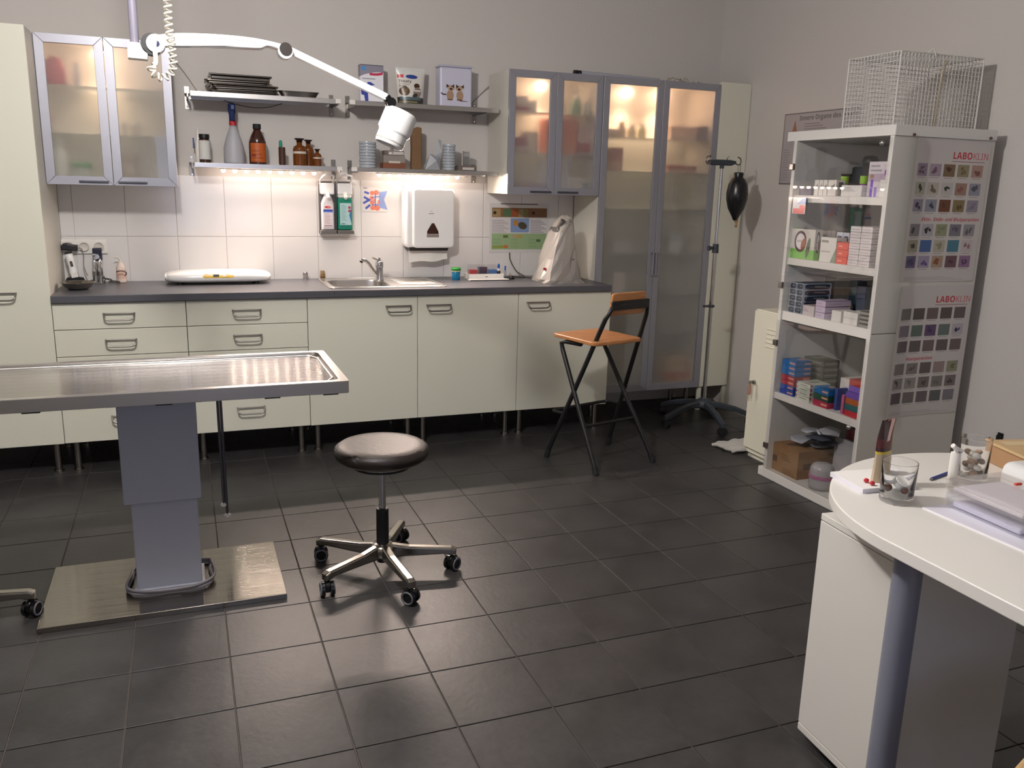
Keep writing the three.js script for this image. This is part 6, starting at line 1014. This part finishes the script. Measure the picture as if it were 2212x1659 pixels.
{ // push pins over the posters and a dark wall clip behind the desk
  for (const [u, v, k] of [[1972, 291, 0], [2137, 299, 1]]) { const p = PX(u, v, 'z', QZ1), t = thing('push_pin', ['brown push pin at the front corner of the shelf side', 'brown push pin at the wall corner of the shelf side'][k], 'pin', [p.x, p.y, QZ1]); part('head', rot(CY(0, 0.004, 0, 0.007, 0.008, 0.006, 16), Math.PI / 2), C('#5a4638', 0.4), t); part('shank', rot(CY(0, 0, 0, 0.003, 0.005, 0.004, 10), Math.PI / 2), C('#5a4638', 0.4), t); }
  const a = PX(2156, 958, 'x', RX1 - 0.01), t = thing('wall_clip', 'black upright clip fixed to the wall beyond the taller tumbler', 'clip', [RX1, a.y - 0.05, a.z]); part('plate', B(-0.006, 0, -0.014, 0, 0.1, 0.014, 0.002), M.black, t); part('jaw', B(-0.018, 0.008, -0.011, -0.006, 0.09, 0.011, 0.003), M.black, t);
}
// ---------- desk with a rounded end ----------
const DY = 0.75;
{
  const cx = 2.435, cz = 3.89, R = 0.478, t = thing('desk', 'white desk with a semicircular end on a grey tube leg', 'desk');
  const s = new THREE.Shape(); s.moveTo(cx - R, -5.3); s.lineTo(cx - R, -cz); s.absarc(cx, -cz, R, Math.PI, 0, true); s.lineTo(cx + R, -5.3); s.closePath();
  part('desk_top', rot(EX(s, 0.03, 0.003, 3, 48), -Math.PI / 2).translate(0, DY - 0.03, 0), phy('#e2dfd8', 0.38, { clearcoat: 0.2, clearcoatRoughness: 0.3 }), t);
  const leg = part('leg', [CY(2.045, 0.11, 3.87, 0.031, DY - 0.03 - 0.11, 0.031, 28)], C('#7d7f8c', 0.4), t); part('foot', [CY(2.045, 0.0, 3.87, 0.028, 0.11, 0.028, 28)], C('#7d7f8c', 0.4), leg);
  for (const [x, z] of [[2.02, 5.2], [2.85, 5.2]]) part('leg', CY(x, 0, z, 0.031, DY - 0.03, 0.031, 20), C('#7d7f8c', 0.4), t);
}
{
  const t = thing('pedestal_cabinet', 'white drawer pedestal standing under the rounded desk end', 'cabinet', [2.1, 0, 3.53], -0.07), w = 0.36, d = 0.3, h = 0.66;
  part('body', B(0, 0.055, 0, w, h - 0.02, d, 0.002), std('#d4d1ca', 0.5), t); part('top_board', B(0, h - 0.018, 0, w, h, d + 0.002, 0.002), std('#d8d5ce', 0.45), t); part('bottom_board', B(0, 0.032, 0, w, 0.053, d, 0.002), std('#cfccc5', 0.5), t);
  for (const x of [0.05, w - 0.05]) for (const z of [0.05, d - 0.05]) part('glide', CY(x, 0, z, 0.014, 0.033), M.black, t);
}
// ---------- on the desk ----------
{
  const t = thing('paper_pad', 'white block of note paper under the snack bag', 'pad', [2.2, DY, 3.585], -0.1);
  part('sheets', CB(0, 0, 0, 0.155, 0.012, 0.13, 0.0008), C('#dfdde6', 0.7), t); part('top_sheet', CB(0.001, 0.012, 0.001, 0.156, 0.0008, 0.131, 0), M.paper, t);
}
{ // brown snack bag standing on the pad
  const p = PX(1892, 1043, 'y', DY + 0.013), h = 0.158, t = thing('snack_bag', 'narrow brown and cream snack bag with yellow stripe standing on the note pad', 'bag', [p.x + 0.022, DY + 0.0128, p.z - 0.012], 0.25), w = 0.062;
  const nx = 10, ny = 22, pos = [], idx = [], uv = [];
  for (const side of [1, -1]) for (let j = 0; j <= ny; j++) for (let i = 0; i <= nx; i++) { const s = i / nx * 2 - 1, v = j / ny, dep = (0.013 * (1 - v) ** 0.7 + 0.004) * (1 - s * s) ** 0.5; pos.push(s * w / 2 * (0.92 + 0.1 * v) + 0.008 * v, v * h * (1 + 0.012 * Math.sin(s * 5) * v), side * dep + 0.003 * Math.sin(v * 7) * v); uv.push(i / nx, v); }
  const st = (nx + 1) * (ny + 1); for (let q = 0; q < 2; q++) for (let j = 0; j < ny; j++) for (let i = 0; i < nx; i++) { const a = q * st + j * (nx + 1) + i; q ? idx.push(a, a + nx + 1, a + 1, a + 1, a + nx + 1, a + nx + 2) : idx.push(a, a + 1, a + nx + 1, a + 1, a + nx + 2, a + nx + 1); }
  const g = new THREE.BufferGeometry(); g.setAttribute('position', new THREE.Float32BufferAttribute(pos, 3)); g.setAttribute('uv', new THREE.Float32BufferAttribute(uv, 2)); g.setIndex(idx); g.computeVertexNormals();
  part('bag', keep(g), printMat('snack', (c, W, H) => { c.fillStyle = '#3a1418'; c.fillRect(0, 0, W, H * 0.52); c.fillStyle = '#b9a88e'; c.fillRect(0, H * 0.52, W, H * 0.48); c.fillStyle = '#5c1f22'; c.fillRect(0, H * 0.3, W, H * 0.14); c.fillStyle = '#cdb83a'; c.fillRect(0, H * 0.5, W * 0.8, H * 0.04); c.fillStyle = '#d8b8b4'; c.beginPath(); c.moveTo(W * 0.55, 0); c.lineTo(W * 0.85, 0); c.lineTo(W * 0.6, H * 0.34); c.lineTo(W * 0.4, H * 0.34); c.fill(); c.fillStyle = '#8a2a2c'; c.fillRect(W * 0.82, H * 0.1, W * 0.18, H * 0.5); }, 64, 160, 0.25), t);
  for (const [x, z, y] of [[-0.05, 0.012, 0.006], [-0.044, -0.008, 0.006]]) { const q = new THREE.Vector3(x, 0, z).applyAxisAngle(V(0, 1, 0), 0.25); solo('red_candy', 'small glossy red candy on the note pad beside the snack bag', 'candy', [new THREE.SphereGeometry(0.0062, 14, 10).scale(1.2, 0.9, 1).translate(t.position.x + q.x, DY + 0.0128 + y, t.position.z + q.z)], phy('#c01f34', 0.2, { clearcoat: 0.6 }), 'red candies on the note pad'); }
}
function tumbler(x, z, r, h, label) {
  const t = thing('tumbler', label, 'glass', [x, DY, z]);
  part('glass', LA([[0, 0], [r * 0.9, 0], [r * 0.94, 0.003], [r, h], [r * 0.985, h + 0.001], [r * 0.96, h], [r * 0.9, 0.016], [0, 0.013]], 0, 0, 0, 48), M.clear, t);
  return t;
}
tumbler(2.158, 3.705, 0.04, 0.098, 'low clear tumbler with chestnuts and a tea light, beside the snack bag');
[[2.14, 3.692, 0.0105, '#4a1f16'], [2.166, 3.722, 0.0095, '#5a2a1c'], [2.18, 3.7, 0.009, '#2f2018']].forEach(([x, z, r, c], k) => { const t = thing('chestnut', ['larger reddish chestnut lying in the low tumbler', 'small brown chestnut at the front of the low tumbler', 'small dark chestnut at the side of the low tumbler'][k], 'chestnut', [x, DY + 0.0165, z]); part('nut', new THREE.SphereGeometry(r, 18, 12).scale(1.1, 0.9, 1).translate(0, r * 0.9, 0), C(c, 0.25), t); part('pale_spot', new THREE.SphereGeometry(r * 0.5, 10, 8).scale(1, 0.4, 1).translate(0, r * 1.66, 0), C('#8a6a58', 0.5), t); });
{ const t = thing('tea_light', 'white tea light leaning in the low tumbler', 'candle', [2.166, DY + 0.032, 3.702]); t.rotation.set(0.5, 0, -0.2); part('cup', CY(0, 0, 0, 0.0195, 0.014, 0.02, 28), M.foil, t); part('wax', CY(0, 0.012, 0, 0.0185, 0.006, 0.0175, 28), C('#f0eee8', 0.6), t); }
tumbler(2.455, 3.655, 0.037, 0.118, 'taller clear tumbler full of wrapped sweets behind the plastic boxes');
for (let k = 0; k < 16; k++) { const a = k * 2.4, rr = k % 4 === 0 ? 0.004 : 0.019, lv = Math.floor(k / 4); const t = thing('wrapped_sweet', 'wrapped pale sweet in the taller tumbler', 'sweet', [2.455 + Math.cos(a) * rr, DY + 0.017 + lv * 0.0165, 3.655 + Math.sin(a) * rr], a, 'sweets in the taller tumbler'); part('sweet', new THREE.SphereGeometry(0.0085, 10, 8).scale(1.25, 0.9, 1).translate(0, 0.0078, 0), C(['#d8cfc4', '#b99c84', '#e6e2da', '#8f7a6a'][k % 4], 0.35), t); }
{ const t = thing('white_dispenser', 'slim white nozzle bottle beside the taller tumbler', 'bottle', [2.402, DY, 3.645]); part('bottle', LA([[0, 0], [0.012, 0], [0.012, 0.08], [0, 0.082]]), M.whitePlastic, t); part('nozzle', [CY(0, 0.082, 0, 0.006, 0.012), BAR([0, 0.09, 0], [-0.014, 0.1, 0], 0.006), BAR([0, 0.09, 0], [0.016, 0.084, 0.004], 0.005)], M.whitePlastic, t); }
{ const t = thing('pen', 'blue pen lying beside the slim white nozzle bottle', 'pen', [2.385, DY + 0.004, 3.612]); part('barrel', BAR([-0.02, 0, 0.004], [0.06, 0, -0.02], 0.004), C('#2c3a8c', 0.35), t); part('tip', BAR([-0.02, 0, 0.004], [-0.03, 0, 0.007], 0.0035, 10, 0.001), M.nickel, t); }
// clear plastic slide boxes, stacked
function clearBox(name, label, x, y, z, w, h, d, turn, tint) {
  const t = thing(name, label, 'box', [x, y, z], turn), th = 0.0025, pl = phy(tint, 0.08, { transmission: 0.95, thickness: 0, ior: 1.45 });
  part('tray', [B(-w / 2, 0, -d / 2, w / 2, th, d / 2, 0), B(-w / 2, th, -d / 2, -w / 2 + th, h * 0.6, d / 2, 0), B(w / 2 - th, th, -d / 2, w / 2, h * 0.6, d / 2, 0), B(-w / 2 + th, th, d / 2 - th, w / 2 - th, h * 0.6, d / 2, 0), B(-w / 2 + th, th, -d / 2, w / 2 - th, h * 0.6, -d / 2 + th, 0)], pl, t);
  part('lid', [B(-w / 2 - 0.003, h - th, -d / 2 - 0.003, w / 2 + 0.003, h, d / 2 + 0.003, 0), B(-w / 2 - 0.003, h * 0.5, -d / 2 - 0.003, -w / 2 - 0.0005, h - th, d / 2 + 0.003, 0), B(w / 2 + 0.0005, h * 0.5, -d / 2 - 0.003, w / 2 + 0.003, h - th, d / 2 + 0.003, 0), B(-w / 2, h * 0.5, d / 2 + 0.0005, w / 2, h - th, d / 2 + 0.003, 0), B(-w / 2, h * 0.5, -d / 2 - 0.003, w / 2, h - th, -d / 2 - 0.0005, 0)], pl, t);
  part('contents', CB(0, th, 0, w * 0.9, h * 0.34, d * 0.9, 0.004), C('#e4e1ec', 0.5), t);
  return t;
}
{ const t = thing('document_sleeve', 'white sheet in a clear sleeve under the plastic boxes', 'sheet', [2.35, DY, 3.96], 0.02); part('sheet', B(-0.16, 0, -0.2, 0.13, 0.0022, 0.22, 0), C('#e2e0ea', 0.3), t); part('edge_strip', B(-0.165, 0, -0.2, -0.16, 0.003, 0.22, 0), C('#f0eef4', 0.3), t); }
clearBox('slide_case', 'clear plastic case with lavender contents under the other clear case', 2.32, DY + 0.0032, 3.875, 0.16, 0.036, 0.2, -0.03, '#fafafc');
clearBox('slide_case', 'clear plastic case with hinged lid on top of the lavender case', 2.322, DY + 0.0394, 3.873, 0.164, 0.03, 0.206, -0.03, '#fbfaf9');
solo('red_clip', 'small red clip lying on the upper clear plastic case', 'clip', B(2.352, DY + 0.0696, 3.85, 2.372, DY + 0.075, 3.858, 0.002), C('#c8402e', 0.4));
{ // glossy white label printer behind the cases
  const t = thing('label_printer', 'glossy white rounded device with dark lettering behind the plastic cases', 'device', [2.56, DY, 3.83], -0.1), g = EX(roundRect(0.2, 0.075, 0.03, -0.1, 0), 0.2, 0.008, 3, 8).translate(0, 0, -0.1);
  part('shell', g, M.whiteGloss, t);
  part('lettering', (() => { const q = rot(new THREE.PlaneGeometry(0.12, 0.05), -Math.PI / 2).translate(0.0, 0.0753, 0.03); return keep(q); })(), printMat('device', (c, W, H) => { c.fillStyle = '#ecece9'; c.fillRect(0, 0, W, H); c.fillStyle = '#33353a'; c.fillRect(8, 30, 44, 8); c.fillRect(34, 14, 84, 7); }, 128, 64, 0.25), t);
}
{ // wooden box with a yellow picture lid
  const t = thing('wooden_box', 'wooden box with a yellow printed lid behind the taller tumbler', 'box', [2.74, DY, 3.66], -0.25);
  part('box', B(-0.12, 0, -0.1, 0.14, 0.052, 0.1, 0.003), std('#a07c58', 0.6), t); part('front_inlay', B(-0.08, 0.01, 0.1, 0.1, 0.044, 0.1015, 0), C('#9a7d6e'), t);
  part('lid', frontTop(B(-0.125, 0.052, -0.105, 0.145, 0.06, 0.105, 0.002)), printMat('yellowlid', (c, W, H) => { c.fillStyle = '#c0a276'; c.fillRect(0, 0, W, H); c.fillStyle = '#c8a83e'; c.beginPath(); c.ellipse(W * 0.6, H * 0.4, W * 0.3, H * 0.24, 0.3, 0, 7); c.fill(); c.fillStyle = '#b0764a'; c.fillRect(W * 0.08, H * 0.74, W * 0.5, 10); c.fillStyle = '#d0bc92'; c.fillRect(W * 0.1, H * 0.1, W * 0.4, 14); }, 128, 96), t);
}
function frontTop(g) { g = g.index ? g.toNonIndexed() : g; g.computeBoundingBox(); const b = g.boundingBox, p = g.attributes.position, uv = new Float32Array(p.count * 2); for (let i = 0; i < p.count; i++) { uv[2 * i] = (p.getX(i) - b.min.x) / (b.max.x - b.min.x); uv[2 * i + 1] = 1 - (p.getZ(i) - b.min.z) / (b.max.z - b.min.z); } g.setAttribute('uv', new THREE.BufferAttribute(uv, 2)); return keep(g); }
{ // wooden chair seat just inside the lower corner
  const p = PX(2190, 1652, 'y', 0.45), t = thing('wooden_chair', 'pale wooden chair seat beside the desk, cut by the picture corner', 'chair', [p.x + 0.1, 0, p.z + 0.17], 0.35);
  part('seat', rot(EX(roundRect(0.4, 0.38, 0.06, -0.2, -0.19), 0.025, 0.008, 3), -Math.PI / 2).translate(0, 0.43, 0), std('#c9a878', 0.5), t);
  for (const [x, z] of [[-0.16, -0.15], [0.16, -0.15], [-0.16, 0.15], [0.16, 0.15]]) part('leg', CY(x, 0, z, 0.016, 0.432, 0.02), std('#b8976a', 0.5), t);
}
renderer.render(scene, camera);
